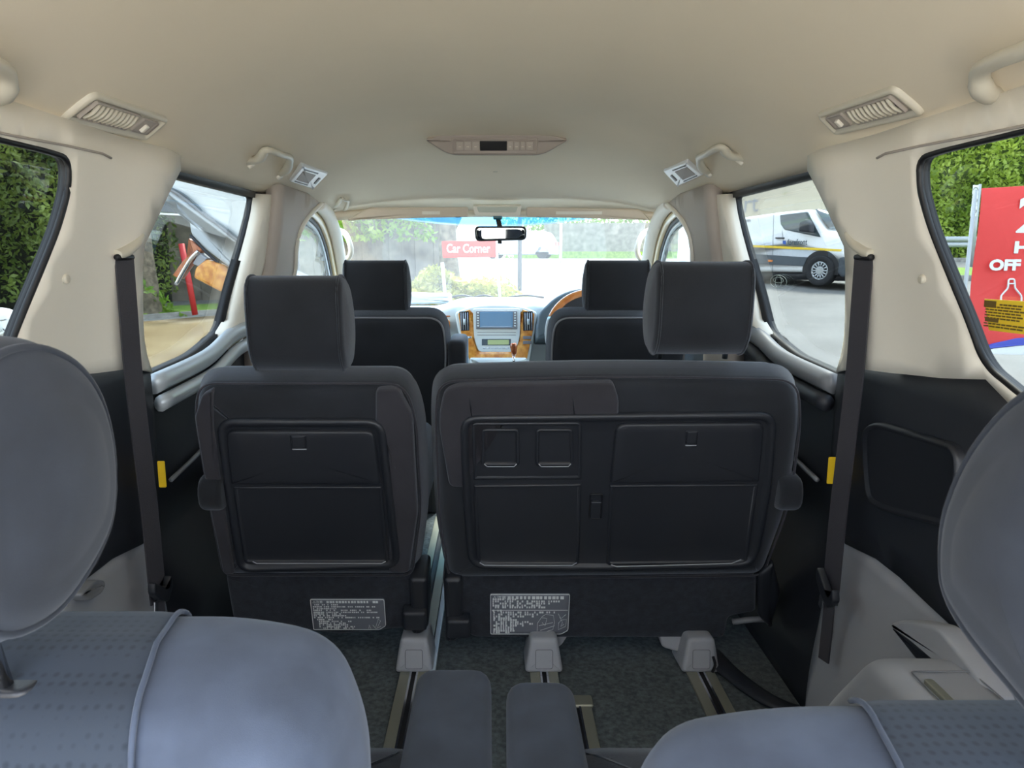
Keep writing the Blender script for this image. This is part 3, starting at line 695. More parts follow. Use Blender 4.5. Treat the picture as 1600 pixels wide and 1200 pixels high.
# ------------------------------------------------------------------ third row, closest to the camera
SEAM = (.235, .262)
def rear_seat(s, label, ytop, ztop, px_oval, lean, arm):
    t = thing('rear_seat', label, 'car seat', (s * .36, .62, FLOOR), 'third row seats')
    fr = Frame((0, ytop, ztop), (1, 0, 0), (0, -lean, 1))          # face towards the tailgate
    e_ = .012 if s < 0 else 0
    P = rpoly([(s * (.098 + e_), -.60), (s * (.092 + e_), -.09), (s * (.115 + e_), -.018), (s * .20, 0), (s * .55, 0), (s * .58, -.08), (s * .58, -.60)], [.03, .06, .05, .08, .06, .05, .03], 7)
    b = relief('backrest', fr, P, slab(-.17, 0, .05, 6, out=.006), M['rearfab2'], t, rings=6, b1=.006, step=.03)
    # seams and cloth sections wrap over the shoulder of the backrest
    ra_ = .0525
    pp = [V((.008, -.34)), V((.0075, -.20)), V((.006, -.10))] + [V((-.05 + ra_ * math.cos(t), -.05 + ra_ * math.sin(t))) for t in [i / 10 * math.pi / 2 for i in range(11)]]
    pp += [V((-.068, .0055)), V((-.085, .0085)), V((-.102, .0055))] + [V((-.12 + ra_ * math.cos(t), -.05 + ra_ * math.sin(t))) for t in [math.pi / 2 + i / 10 * math.pi / 2 for i in range(7)]]
    mid = V((-.085, -.10))
    def seam(ua, ub): return [s * (ub + (ua - ub) * min(1, max(0, (q.x + .175) / .175)) ** 1.4) for q in pp]
    def section(name, U0, U1, m, lift, label, nu=14):
        v = []; f = []
        for q, a, c in zip(pp, U0, U1):
            d = (V((q.x, q.y)) - mid).normalized()
            for j in range(nu + 1):
                k = j / nu; li = 0 if j in (0, nu) else lift
                v.append(fr.pt(a + (c - a) * k, q.y + d.y * li, q.x + d.x * li))
        for i in range(len(pp) - 1):
            for j in range(nu):
                a = i * (nu + 1) + j; f.append((a, a + 1, a + nu + 2, a + nu + 1))
        raw(name, v, f, m, b)['label'] = label
    A1 = seam(*SEAM)
    section('seat_insert', A1, [s * .52] * len(pp), M['dotted'], .0015, 'darker blue-grey insert with a dotted weave')
    otube('piping', [fr.pt(a, q.y + (q - mid).normalized().y * .0015, q.x + (q - mid).normalized().x * .0015) for q, a in zip(pp, A1)], .0022, M['rearfab2'], b, n=6)
    # oval headrest, its padded side facing the aisle
    yz = [at(x, y, X=s * .27) for x, y in px_oval]
    hf = Frame((s * .27, 0, 0), (0, s * 1.0, 0), (0, 0, 1))
    P = [V((q.y * s, q.z)) for q in yz]
    P = [V((q.x, q.y)) for q in smooth_path([p.to_3d() for p in P], 4, True)]
    sg = slab(0, .25, .030, 6)
    h = relief('headrest', hf, P, sg, M['rearfab'], t, b0=-.012, rings=7)
    otube('piping', [hf.pt(p.x, p.y, .010) for p in inset(P, .007)], .0026, M['rearfab'], h, n=6, closed=True)
    cy = sum(p.x for p in P) / len(P) * s; zb = min(p.y for p in P)
    for k in (.07, .2):
        MB().tube([(s * (.27 + k), cy, zb + .05), (s * (.27 + k), cy + .03, ztop - .01)], .006, 8).build('headrest_post', M['chrome'], t)
        relief('post_collar', Frame((s * (.27 + k), cy + .03, ztop + .001), (1, 0, 0), (0, 1, 0)), rect(-.022, -.014, .022, .014, .012), slab(0, .008, .003), M['shell'], t)
    # cushion and the inner armrest pointing forwards
    relief('seat_cushion', Frame((0, .46, -.80), (1, 0, 0), (0, 1, 0)), rect(s * .085, .06, s * .57, .44, .05) if s > 0 else rect(-.57, .06, -.085, .44, .05), slab(0, .17, .045), M['fabric'], t, b1=.008)
    relief('seat_base', Frame((0, .55, FLOOR), (1, 0, 0), (0, 1, 0)), rect(min(s * .15, s * .6), 0, max(s * .15, s * .6), .3, .02), slab(0, .27, .01), M['dark'], t)
    x0, x1, yf = arm
    relief('armrest', Frame((0, .50, -.60), (1, 0, 0), (0, 1, 0)), rpoly([(x0, 0), (x1, 0), (x1 - .004, yf - .50), (x0 + .004, yf - .50)], [.02, .02, .028, .028], 6), slab(-.04, .055, .018, 5), M['rearfab'], t, b1=.004)
    return t
OL = [(206, 760), (201, 680), (183, 610), (152, 562), (110, 533), (62, 524), (8, 545), (-45, 620), (-75, 760), (-65, 900), (-20, 990), (40, 1012), (110, 975), (160, 910), (195, 835)]
OR = [(1437, 872), (1445, 790), (1474, 712), (1516, 648), (1562, 603), (1625, 572), (1700, 592), (1765, 680), (1800, 820), (1790, 980), (1740, 1100), (1670, 1165), (1610, 1160), (1545, 1085), (1480, 1000), (1446, 935)]
rear_seat(-1, 'slate velour third-row seat nearest the camera on the left, its backrest more upright', .425, -.30, OL, .10, (-.108, .000, .925))
rear_seat(1, 'slate velour third-row seat nearest the camera on the right, its backrest leaning further back', .330, -.337, OR, .22, (.012, .108, .895))

# ------------------------------------------------------------------ seat belts
def ribbon(path, half, width_dir, th=.0018):
    v = []; f = []
    for p, d in zip(path, width_dir if isinstance(width_dir, list) else [width_dir] * len(path)):
        d = V(d).normalized()
        n = d.cross(V((0, 0, 1))).normalized() * th
        v += [p - d * half - n, p + d * half - n, p + d * half + n, p - d * half + n]
    for i in range(len(path) - 1):
        a = i * 4
        for k in range(4): f.append((a + k, a + (k + 1) % 4, a + 4 + (k + 1) % 4, a + 4 + k))
    f += [(3, 2, 1, 0), tuple(len(v) - 4 + k for k in range(4))]
    return v, f
for s, nm in ((-1, 'left'), (1, 'right')):
    mp = lambda x, y: (x if s > 0 else 2 * VX - x, y)
    def sp(px, py, off):
        y, z = on_side(px, py, -off); return V((s * (side(z) - off), y, z))
    t = thing('seat_belt', 'black seat belt hanging down the %s side from a slot in the pillar trim' % nm, 'seat belt', sp(1290, 980, .03))
    pts = [sp(1350, 402, .012), sp(1344, 480, .03), sp(1336, 580, .04), sp(1322, 700, .045), sp(1310, 800, .05), sp(1300, 905, .05), sp(1296, 940, .045)]
    P = smooth_path(pts, 5)
    wd = V((s * .35, -1, 0)) if s > 0 else V((-.35, -1, 0))
    v, f = ribbon(P, .022, wd); raw('webbing', v, f, M['belt'], t, smooth=False)
    low = smooth_path([sp(1296, 940, .045), sp(1292, 985, .04), sp(1287, 1032, .03)], 4)
    v, f = ribbon(low, .014, wd); raw('webbing', v, f, M['belt'], t, smooth=False)
    # slot cover
    c = sp(1350, 398, .008)
    cov = smooth_path([sp(1330, 366, .004), sp(1336, 380, .008), sp(1352, 394, .010), sp(1364, 398, .006)], 5)
    otube('belt_guide', cov, .016, M['cream2'], t, n=10, ry=.010)
    otube('guide_slot', [sp(1338, 402, .016), sp(1362, 402, .014)], .006, M['black'], t, n=8)
    k = sp(1294, 922, .066)
    fk = Frame(k, V((s * .35 * 0 + .0, -1, 0)) * (1 if s > 0 else -1), (0, 0, 1))
    tg = relief('belt_tongue', fk, rpoly([(-.040, .036), (-.008, .014), (.020, -.006), (.036, .020), (.044, -.006), (.016, -.034), (-.016, -.016), (-.042, .010)], .008), slab(-.006, .010, .003), M['dark'], t)
    relief('tongue_plate', fk, rpoly([(-.030, -.012), (-.014, -.012), (-.020, -.055), (-.036, -.05)] if s > 0 else [(-.030, -.012), (-.014, -.012), (-.020, -.055), (-.036, -.05)], .004), slab(-.001, .002, .0005), M['chrome'], tg)
    relief('yellow_tag', Frame(sp(1299, 735, .015) if s > 0 else sp(1291, 741, .015), (1, 0, 0), (0, 0, 1)), rect(-.0085, -.031, .0085, .031, .003), slab(-.001, .001, .0005), M['yellow'], t)['label'] = 'small yellow tag'
    # moulded belt channel on the grey skirt
    cc = [sp(1297, 830, .0), sp(1297, 1000, .0)]
    otube('channel_edge', cc, .004, M['greylt'], t, n=6)

# lower side pockets and lids
def sgx(u, v): return on_side(u, v)
rp = on_side
fr = Frame((side(-.70) - .035, 0, 0), (0, -1, 0), (0, 0, 1))
def rpx(L, X): return [(-at(x, y, X=X).y, at(x, y, X=X).z) for x, y in L]
X0 = side(-.75) - .03
fr = Frame((X0, 0, 0), (0, -1, 0), (0, 0, 1))
t = relief('storage_pocket', fr, rpoly(rpx([(1393, 975), (1418, 968), (1470, 978), (1530, 1050), (1560, 1100), (1508, 1095)], X0), .02), [(0, -.03), (0, .004), (.004, .007), (.008, .007)], M['greylt'], cap0=False)
tag(t, 'rounded grey side pocket low on the right wall beside the right rear seat', 'pocket')
relief('pocket_opening', fr, rpoly(rpx([(1400, 980), (1425, 998), (1500, 1060), (1530, 1100), (1505, 1092), (1440, 1030)], X0), .01), [(0, .003), (0, .0085), (.002, .009)], M['dark'], t, cap0=False)
X1 = side(-.95) - .12
fr = Frame((X1, 0, 0), (0, -1, 0), (0, 0, 1))
bx = relief('side_console', Frame((side(-.8), 0, 0), (0, -1, 0), (0, 0, 1)), rpoly([(-1.38, FLOOR), (-1.34, -.97), (-1.24, -.80), (-1.10, -.622), (-.3, -.615), (-.3, FLOOR)], [.01, .05, .05, .06, .02, .01], 6), slab(-.005, .145, .035, 5), M['greylt'])
tag(bx, 'light grey armrest console low on the right wall with a lid and a metal catch', 'storage box')
fb = Frame((side(-.8) - .072, 0, -.621), (1, 0, 0), (0, 1, 0))
line_rect(fb, rect(-.042, .45, .050, 1.03, .008), .0035, .0012, 'lid_seam', M['greymid'], bx)
relief('lid_catch', fb, rect(-.040, .90, -.026, 1.00, .004), slab(-.002, .010, .002), M['rail'], bx)
relief('speaker_panel', Frame((side(-.4) - .008, 0, 0), (0, -1, 0), (0, 0, 1)), rpoly(rpx([(1350, 668), (1372, 658), (1500, 697), (1500, 830), (1385, 800), (1358, 786), (1352, 740)], .76), .03, 5), [(0, -.02), (.0, .002), (.004, .008), (.008, .008), (.012, .002), (.014, .002)], M['dark'], None, cap0=False)
tag(bpy.data.objects['speaker_panel'], 'rounded black speaker panel set in the right side lining', 'speaker')
fl = Frame((-side(-.62) + .012, 0, 0), (0, 1, 0), (0, 0, 1))
pl = [(at(x, y, X=-.745).y, at(x, y, X=-.745).z) for x, y in [(135, 930), (160, 905), (176, 908), (172, 925), (150, 940)]]
t = relief('cup_holder', fl, rpoly(pl, .012), [(0, -.02), (0, .004), (.004, .007), (.008, .003)], M['greymid'], cap0=False)
tag(t, 'small oval grey recess low on the left wall beside the left headrest', 'recess')

# ------------------------------------------------------------------ fittings on the headliner
def nrm(x, y):
    e = .01
    return V((-(ceil(x + e, y) - ceil(x - e, y)) / (2 * e), -(ceil(x, y + e) - ceil(x, y - e)) / (2 * e), 1)).normalized() * -1
def ceil_frame(p, ax):
    n = nrm(p.x, p.y); u = (ax - n * ax.dot(n)).normalized(); v = n.cross(u)
    return Frame(p, u, v)
class Quad:
    """bilinear map of a four-cornered fitting that lies on the headliner"""
    def __init__(self, pxs):
        P = [on_ceil(*q) for q in pxs]; c = sum(P, V((0, 0, 0))) / 4
        self.fr = ceil_frame(V((c.x, c.y, ceil(c.x, c.y) - .001)), (P[1] - P[0]) + (P[2] - P[3]))
        self.K = [V(self.fr.px(*q)) for q in pxs]
        if area2(self.K) > 0: pass
    def __call__(self, a, b):
        K = self.K; a = (a + 1) / 2; b = (b + 1) / 2
        return (K[3] * (1 - a) + K[2] * a) * (1 - b) + (K[0] * (1 - a) + K[1] * a) * b
    def rect(self, a0, b0, a1, b1, r=.004, n=4): return rpoly([self(a0, b0), self(a1, b0), self(a1, b1), self(a0, b1)], r, n)
def roof_vent(pxs, label):
    q = Quad(pxs); fr = q.fr
    t = thing('roof_vent', label, 'air vent', fr.pt(0, 0), 'rear ceiling vents')
    relief('vent_frame', fr, q.rect(-1, -1, 1, 1, .018, 6), [(0, -.012), (.002, .006), (.007, .010), (.011, .008), (.013, .003)], M['cream2'], t, cap0=False)
    relief('vent_throat', fr, q.rect(-.80, -.55, .30, .62, .006), [(0, .003), (.001, .0085), (.003, .009), (.005, .0035)], M['taupe'], t, cap0=False)
    relief('vent_throat_shadow_gap', fr, q.rect(-.74, -.45, .25, .52, .004), slab(.002, .0045, .0005), M['dark'], t).name = 'vent_opening'  # dark slab painted in for the shade behind the slats
    for k in range(10):
        a = -.70 + .92 * k / 9; A, B, D = q(a, -.45), q(a - .05, .03), q(a, .52)
        otube('slat', [fr.pt(A.x, A.y, .005), fr.pt(B.x, B.y, .0125), fr.pt(D.x, D.y, .005)], .0024, M['cream2'], t, n=6, sm=3, ry=.004)
    relief('slide_switch', fr, q.rect(.42, -.5, .86, .5, .006), [(0, .003), (.001, .008), (.004, .005)], M['taupe'], t, cap0=False)
    relief('switch_tab', fr, q.rect(.60, -.35, .68, .15, .003), slab(0, .011, .002), M['cream'], t)
    return t
roof_vent([(146, 140), (264, 182), (222, 218), (86, 186)], 'long cream ceiling air vent with slats on the left side')
roof_vent([(1398, 131), (1276, 174), (1310, 209), (1452, 176)], 'long cream ceiling air vent with slats on the right side')
def grab(name, pA, p1, p2, pB, gap, r, label, cat='handle'):
    A, B = on_ceil(*pA), on_ceil(*pB); C1, C2 = on_ceil(*p1, gap), on_ceil(*p2, gap)
    n = nrm((A.x + B.x) / 2, (A.y + B.y) / 2)
    t = thing(name, label, cat, (A + B) / 2)
    P = smooth_path([A - n * .008, A.lerp(C1, .5) + n * gap * .3, C1.lerp(A, .12), C1.lerp(C2, .2) + n * .003, C1.lerp(C2, .5) + n * .006, C1.lerp(C2, .8) + n * .003, C2.lerp(B, .12), C2.lerp(B, .55) + n * gap * .3, B - n * .008], 5)
    N = len(P)
    rr = [r * (1.2 if i < N * .2 or i > N * .8 else 1.0) for i in range(N)]
    otube('grip', P, rr, M['cream2'], t, n=12, ry=[q * .8 for q in rr])
    d = (B - A).normalized()
    for q, sg in ((A, 1), (B, -1)):
        otube('mount', [q + d * sg * r * 1.2 - n * .006, q + d * sg * r * 1.6 + n * gap * .35], r * .95, M['cream'], t, n=10)
    return t
grab('grab_handle', (388, 256), (418, 232), (455, 245), (438, 275), .024, .011, 'cream ceiling grab handle beside the square left reading lamp')
grab('grab_handle', (1160, 250), (1124, 228), (1091, 245), (1106, 272), .024, .011, 'cream ceiling grab handle beside the square right reading lamp')
grab('grab_handle', (-190, 95), (-160, 30), (14, 108), (-16, 160), .030, .013, 'blurred cream ceiling grab handle cut off by the left picture edge')
grab('grab_handle', (1740, 90), (1705, 30), (1528, 106), (1558, 158), .030, .013, 'blurred cream ceiling grab handle cut off by the right picture edge')
grab('coat_hook', (522, 326), (534, 309), (545, 313), (538, 331), .012, .0065, 'small cream folding handle above the left front door')
def lamp(pxs, label):
    q = Quad(pxs); fr = q.fr
    t = thing('reading_lamp', label, 'lamp', fr.pt(0, 0), 'square ceiling reading lamps')
    relief('lamp_bezel', fr, q.rect(-1, -1, 1, 1, .008), [(0, -.006), (.001, .005), (.004, .008), (.006, .008)], mat_sil, t, cap0=False)
    relief('lamp_lens', fr, q.rect(-.75, -.55, .25, .55, .003), [(0, .007), (.001, .009), (.003, .009)], M['console'], t, cap0=False)
    for k in (-1, 1):
        relief('lamp_slot', fr, q.rect(-.75, k * .72 - .05, .30, k * .72 + .05, .0005), slab(.006, .0095, .0003), M['dark'], t)
    relief('lamp_switch', fr, q.rect(.60, -.35, .74, .35, .001), slab(.006, .011, .001), M['greymid'], t)
mat_sil = mat('bright_bezel', (.80, .81, .82), .3)
lamp([(471, 256), (512, 268), (488, 293), (451, 281)], 'square silver reading lamp in the ceiling on the left')
lamp([(1074, 250), (1037, 264), (1060, 289), (1100, 271)], 'square silver reading lamp in the ceiling on the right')
# overhead climate console
A = on_ceil(668, 214); B = on_ceil(883, 212); D_ = on_ceil(773, 243)
yc = (A.y + B.y) / 2; c = V((0, yc, ceil(0, yc)))
dp = on_ceil(773, 243)
fo = Frame(V((0, yc, ceil(0, yc) - .012)), (1, 0, 0), (0, -.45, .9))
t = thing('overhead_console', 'taupe climate control console with a dark display in the middle of the ceiling', 'control panel', fo.pt(0, 0))
def opx(L, w=0): return [fo.px(x, y, w) for x, y in L]
relief('console_body', fo, rpoly(opx([(664, 219), (700, 208), (850, 208), (888, 219), (848, 243), (702, 243)]), [.01, .03, .03, .01, .03, .03], 5), [(0, -.05), (.0, -.002), (.004, .0), (.006, 0)], M['console'], t, cap0=False)
relief('console_face', fo, rect(*fo.px(706, 240), *fo.px(841, 215), .006), [(0, 0), (.001, .003), (.004, .004), (.006, .002)], M['console'], t, cap0=False)
relief('display', fo, rect(*fo.px(750, 235), *fo.px(792, 220), .001), slab(0, .004, .001), M['black'], t)
for x0, x1 in ((713, 725), (726, 737), (738, 749), (793, 802), (803, 812), (813, 821), (822, 834)):
    bt = relief('button', fo, rect(*fo.px(x0, 234), *fo.px(x1 - 1, 221), .001), slab(0, .0042, .001), M['taupe'], t)
    a, b = fo.px((x0 + x1) / 2 - 2.5, 229); MB().box((a, b, .004), (a + .008, b + .0012, .0046), fo).build('button_mark', M['cream'], bt)
p = on_ceil(774, 268)
tag(MB().tube([p + V((-.008, 0, -.001)), p + V((.008, 0, -.001))], .0012, 6).build('headliner_clip', M['taupe']), 'tiny flat clip in the ceiling ahead of the overhead console', 'clip')
# header: map lamp, visors, mirror
fv = Frame((0, 3.17, .225), (1, 0, 0), (0, -.25, 1))
def vpx(L): return [fv.px(x, y) for x, y in L]
t = thing('map_lamp', 'cream map lamp unit with a clear lens above the rear-view mirror', 'lamp', fv.pt(0, 0))
relief('lamp_body', fv, rpoly(vpx([(738, 320), (815, 320), (812, 337), (743, 337)]), .008), slab(-.02, .012, .005), M['cream'], t)
relief('lamp_lens', fv, rpoly(vpx([(745, 322), (809, 322), (806, 331), (748, 331)]), .006), slab(0, .015, .003), mat('clear_lens', (.62, .64, .55), .2), t)
for s, nm in ((-1, 'left'), (1, 'right')):
    L = [(562 if s < 0 else 1000, 326), (732 if s < 0 else 822, 323), (732 if s < 0 else 822, 338), (545 if s < 0 else 1014, 343)]
    if s < 0: L[0], L[3] = (575, 324), (543, 343)
    v_ = relief('sun_visor', fv, rpoly(vpx(L), [.02, .01, .008, .006]), slab(-.002, .016, .006), mat('visor_vinyl_' + nm, (.66, .56, .45), .6), cap0=True)
    tag(v_, 'folded beige sun visor over the %s half of the windscreen' % nm, 'sun visor')
    X = (660, 688) if s < 0 else (868, 940)
    relief('visor_label', fv, rect(*fv.px(X[0], 334), *fv.px(X[1], 329), .001), slab(.015, .0168, .0004), M['cream'], v_)
    MB().box((fv.px(712 if s < 0 else 838, 338)[0], vpx([(773, 339)])[0][1], .0), (fv.px(720 if s < 0 else 846, 338)[0], vpx([(773, 336)])[0][1], .012), fv).build('visor_hook', M['dark'], v_)
fm = Frame(at(782, 365, Y=3.22), (1, 0, 0), (0, -.12, 1))
t = thing('rear_view_mirror', 'black framed rear-view mirror hanging from the windscreen', 'mirror', fm.o)
relief('mirror_shell', fm, rpoly([(-.112, .030), (.112, .030), (.112, -.028), (-.108, -.034)], .022, 6), slab(-.03, .004, .008), M['black'], t)
relief('mirror_glass', fm, rpoly([(-.104, .024), (.104, .024), (.104, -.023), (-.100, -.028)], .018, 6), slab(.002, .005, .0005), M['mirror'], t)
MB().tube([fm.pt(0, .015, -.02), fm.pt(-.012, .065, -.05)], .011, 10).build('mirror_stem', M['black'], t)
relief('mirror_mount', fm, rect(-.032, .055, .008, .085, .008), slab(-.06, -.03, .008), mat('teal_mount', (.01, .09, .12), .3), t)
relief('dimmer_tab', fm, rect(-.012, -.044, .006, -.030, .003), slab(-.02, -.005, .004), M['black'], t)
for s, nm in ((-1, 'left'), (1, 'right')):
    P = [at(x if s > 0 else 2 * VX - x, y, Y=Y_) for x, y, Y_ in ((1014, 360, 3.50), (1004, 366, 3.49), (997, 382, 3.50), (996, 396, 3.52), (1002, 406, 3.55), (1012, 410, 3.58))]
    tag(otube('pillar_grip', P, .013, M['cream2'], sm=5), 'curved cream grip on the %s windscreen pillar' % nm, 'handle')

# ------------------------------------------------------------------ dashboard
t = dash = thing('dashboard', 'pale grey dashboard with silver and wood centre stack across the front', 'dashboard', (0, 3.7, FLOOR))
fd = Frame(at(776, 520, Y=3.52), (1, 0, 0), (0, .18, 1))
def dpx(L): return [fd.px(x, y) for x, y in L]
ty = fd.pt(*fd.px(776, 476)).z
# dash body: a side profile swept across the car with a raised middle
v = []; f = []; nu = 50; prof = [(3.95, -1.04), (3.66, -.95), (3.60, -.70), (3.56, -.50), (3.53, ty - .06), (3.54, ty - .02), (3.58, ty), (3.75, ty + .015), (4.02, ty + .01), (4.14, -.30)]
for i in range(nu + 1):
    x = -.70 + 1.40 * i / nu
    d = -.038 * interp(abs(x), [(.14, 0), (.32, 1)])
    if .16 < x: d += .075 * math.exp(-((x - .44) / .16) ** 2)
    for k, (y, z) in enumerate(prof):
        v.append((x, y + (.03 * (x / .7) ** 2 if k < 7 else -.05 * (x / .7) ** 2) + (.03 if abs(x) > .16 and k < 6 else 0), z + (d if 3 < k < 9 else 0)))
K = len(prof)
for i in range(nu):
    for k in range(K - 1):
        a = i * K + k; f.append((a, a + 1, a + K + 1, a + K))
f.append(tuple(range(K))); f.append(tuple(nu * K + k for k in range(K)))
raw('dash_body', v, f, M['dash'], dash)
relief('fascia', fd, rpoly(dpx([(711, 489), (736, 479), (776, 475.5), (816, 479), (839, 488), (837, 512), (822, 590), (738, 590), (716, 520)]), [.015, .1, .2, .1, .015, .1, .02, .02, .1], 6), slab(-.03, .012, .008), M['dashlt'], dash)
wl = relief('wood_trim', fd, rpoly(dpx([(716, 490), (735, 484), (740, 530), (746, 549), (804, 549), (812, 530), (816, 484), (835, 490), (833, 515), (822, 566), (735, 566), (722, 530)]), .004, 3), slab(0, .016, .003), M['wood'], dash, rings=1)
relief('centre_panel', fd, rpoly(dpx([(739, 483), (813, 483), (812, 530), (804, 550), (748, 550), (741, 530)]), [.012, .012, .03, .02, .02, .03], 5), slab(0, .020, .003), M['dashlt'], dash)
sc = relief('screen_unit', fd, rect(*fd.px(744, 515), *fd.px(808, 486.5), .004), slab(.01, .026, .003), M['greymid'], dash)
relief('screen', fd, rect(*fd.px(750, 512.5), *fd.px(801, 488), .001), slab(.02, .0275, .0005), M['screen'], sc)
for k in range(6):
    for x in (747, 804.5):
        a, b = fd.px(x, 490 + k * 4)
        MB().box((a - .004, b - .003, .025), (a + .004, b + .003, .0275), fd).build('key', M['dashlt'], sc)
ra = relief('clock_unit', fd, rect(*fd.px(753, 540), *fd.px(798, 530), .002), slab(.01, .022, .002), M['dashdk'], dash)
relief('clock_display', fd, rect(*fd.px(762, 539), *fd.px(795, 531.5), .001), slab(.02, .0235, .0005), M['lcd'], ra)
for k in range(7):
    a, b = fd.px(757 + k * 6, 544.5); MB().box((a - .006, b - .003, .018), (a + .006, b + .003, .0225), fd).build('key', M['silver'], dash)
for y in (520, 524):
    MB().tube([fd.pt(*fd.px(746, y), .0205), fd.pt(*fd.px(806, y), .0205)], .001, 4).build('panel_line', M['greymid'], dash)
for s in (-1, 1):
    x0, x1 = (717.5, 733) if s < 0 else (817, 832.5)
    vt = relief('vent', fd, rpoly(dpx([(x0, 487.5), (x1, 486.5), (x1 + (1 if s < 0 else 0), 517), (x0 + (3 if s < 0 else -0), 517.5)]), .002), [(0, .005), (.001, .021), (.002, .021), (.003, .0175)], M['black'], dash, cap0=False)
    for k in range(4):
        x = x0 + 3 + k * 3.4
        MB().tube([fd.pt(*fd.px(x, 489), .0185), fd.pt(*fd.px(x + .5, 516), .0185)], .0018, 6).build('fin', M['silver'], vt)
    MB().tube([fd.pt(*fd.px((x0 + x1) / 2, 499), .020), fd.pt(*fd.px((x0 + x1) / 2, 508), .020)], .005, 8).build('vent_tab', M['dashlt'], vt)
for y in (525.5, 533):
    relief('switch', fd, rect(*fd.px(817, y + 5), *fd.px(830, y), .002), slab(.01, .020, .002), M['greymid'], dash)
relief('switch', fd, rect(*fd.px(724, 529), *fd.px(737, 526), .001), slab(.01, .020, .002), M['silver'], dash)
relief('lower_tray', fd, rpoly(dpx([(735, 560), (822, 560), (822, 600), (735, 600)]), .01), slab(.0, .10, .02), M['dashlt'], dash)
relief('wood_ornament', fd, rpoly(dpx([(690, 498), (703, 500), (703, 514), (694, 516)]), .01), slab(-.06, .0, .004), M['wood'], dash)
relief('wood_strip', fd, rpoly(dpx([(640, 491), (703, 492), (703, 494), (640, 494)]), .002), slab(-.05, -.03, .004), M['woodred'], dash)
# instrument hood and dials
fc = Frame(at(925, 500, Y=3.42), (1, 0, 0), (0, .25, 1))
relief('instrument_hood', fc, rpoly([fc.px(*q) for q in [(838, 512), (842, 488), (868, 462), (900, 449), (950, 449), (985, 465), (1005, 500), (1005, 530), (838, 530)]], [.01, .02, .05, .06, .06, .05, .02, .01, .01], 5), slab(-.22, .0, .015), M['dashdk'], dash)
relief('instrument_glass', fc, rpoly([fc.px(*q) for q in [(858, 508), (866, 482), (895, 463), (950, 463), (980, 480), (990, 510)]], [.01, .04, .05, .05, .04, .01], 5), slab(-.01, .003, .002), M['black'], dash)
for (cx, cy, R) in ((905, 503, 20), (872, 505, 12), (950, 503, 20)):
    c = V(fc.px(cx, cy)); r = R / 1150 * 3.45
    mb = MB()
    for k in range(11):
        a = math.pi * (1.02 - k / 10 * 1.04)
        mb.tube([fc.pt(c.x + math.cos(a) * r * .85, c.y + math.sin(a) * r * .85, .0045), fc.pt(c.x + math.cos(a) * r, c.y + math.sin(a) * r, .0045)], .0013, 4)
    mb.tube([fc.pt(c.x + math.cos(a) * r * 1.08, c.y + math.sin(a) * r * 1.08, .004) for a in [math.pi * i / 16 for i in range(17)]], .0008, 4)
    mb.build('dial_marks', M['white'], dash)
# steering wheel
cw = at(927, 522, Y=3.10)
fw = Frame(cw, (1, 0, 0), (0, .42, .9))
t = thing('steering_wheel', 'steering wheel with orange wood upper rim and pale grey lower rim', 'steering wheel', cw)
R = .190
def arc(a0, a1, n=24): return [fw.pt(R * math.cos(math.radians(a0 + (a1 - a0) * i / n)), R * math.sin(math.radians(a0 + (a1 - a0) * i / n)), 0) for i in range(n + 1)]
otube('wood_rim', arc(28, 158, 30), .0155, M['wood'] if False else mat('orange_rim_wood', (.55, .17, .04), .22, coat=.8, col2=(.78, .30, .09), vscale=30), t, n=12)
otube('leather_rim', arc(158, 388, 44), .016, mat('pale_rim_leather', (.48, .52, .54), .45), t, n=12)
for a in (200, 340, 270): otube('spoke', [fw.pt(0, -.02, -.02), fw.pt(R * math.cos(math.radians(a)), R * math.sin(math.radians(a)), 0)], .016, M['greylt'], t, ry=.01)
relief('hub', fw, rect(-.07, -.08, .07, .05, .04), slab(-.05, .01, .02), M['greylt'], t)
otube('column', [fw.pt(0, -.01, -.05), fw.pt(0, -.05, -.36)], .035, M['dashdk'], t)
# gear lever
c = at(803, 562, Y=3.30)
t = thing('gear_lever', 'gear lever with a red-brown wooden knob in front of the centre stack', 'gear lever', c)
otube('lever_knob', [at(802, 536, Y=3.30), at(802.5, 541, Y=3.30), at(803, 550, Y=3.30), at(803, 556, Y=3.30)], [.012, .017, .013, .008], M['woodred'], t, sm=0, n=12)
MB().tube([at(803, 555, Y=3.31), c + V((0, .02, -.05))], .006, 8).build('lever_stalk', M['chrome'], t)
relief('lever_base', Frame(c + V((0, .04, -.075)), (1, 0, 0), (0, 1, 0)), rect(-.08, -.05, .08, .14, .02), slab(0, .05, .01), M['dashlt'], t)
fb = Frame(at(672, 478, Y=3.95), (1, 0, 0), (0, 0, 1))
t = relief('box', fb, rpoly([fb.px(*q) for q in [(600, 456), (704, 460), (705, 473), (600, 476)]], .01), slab(-.12, .06, .012), M['silver'])
tag(t, 'low pale box lying on the passenger side of the dashboard', 'box')
for x0, x1, wl_ in ((705, 740, 'leftmost dark wiper link beyond the dashboard, beside the pale box'), (741, 772, 'middle dark wiper arm resting beyond the dashboard'), (795, 850, 'right dark wiper arm beyond the dashboard, near the steering wheel')):
    tag(otube('wiper', [at(x0, 464.5, Y=4.32), at((x0 + x1) / 2, 461.5, Y=4.32), at(x1, 465, Y=4.32)], .006, M['black'], sm=3), wl_, 'wiper', 'windscreen wipers')

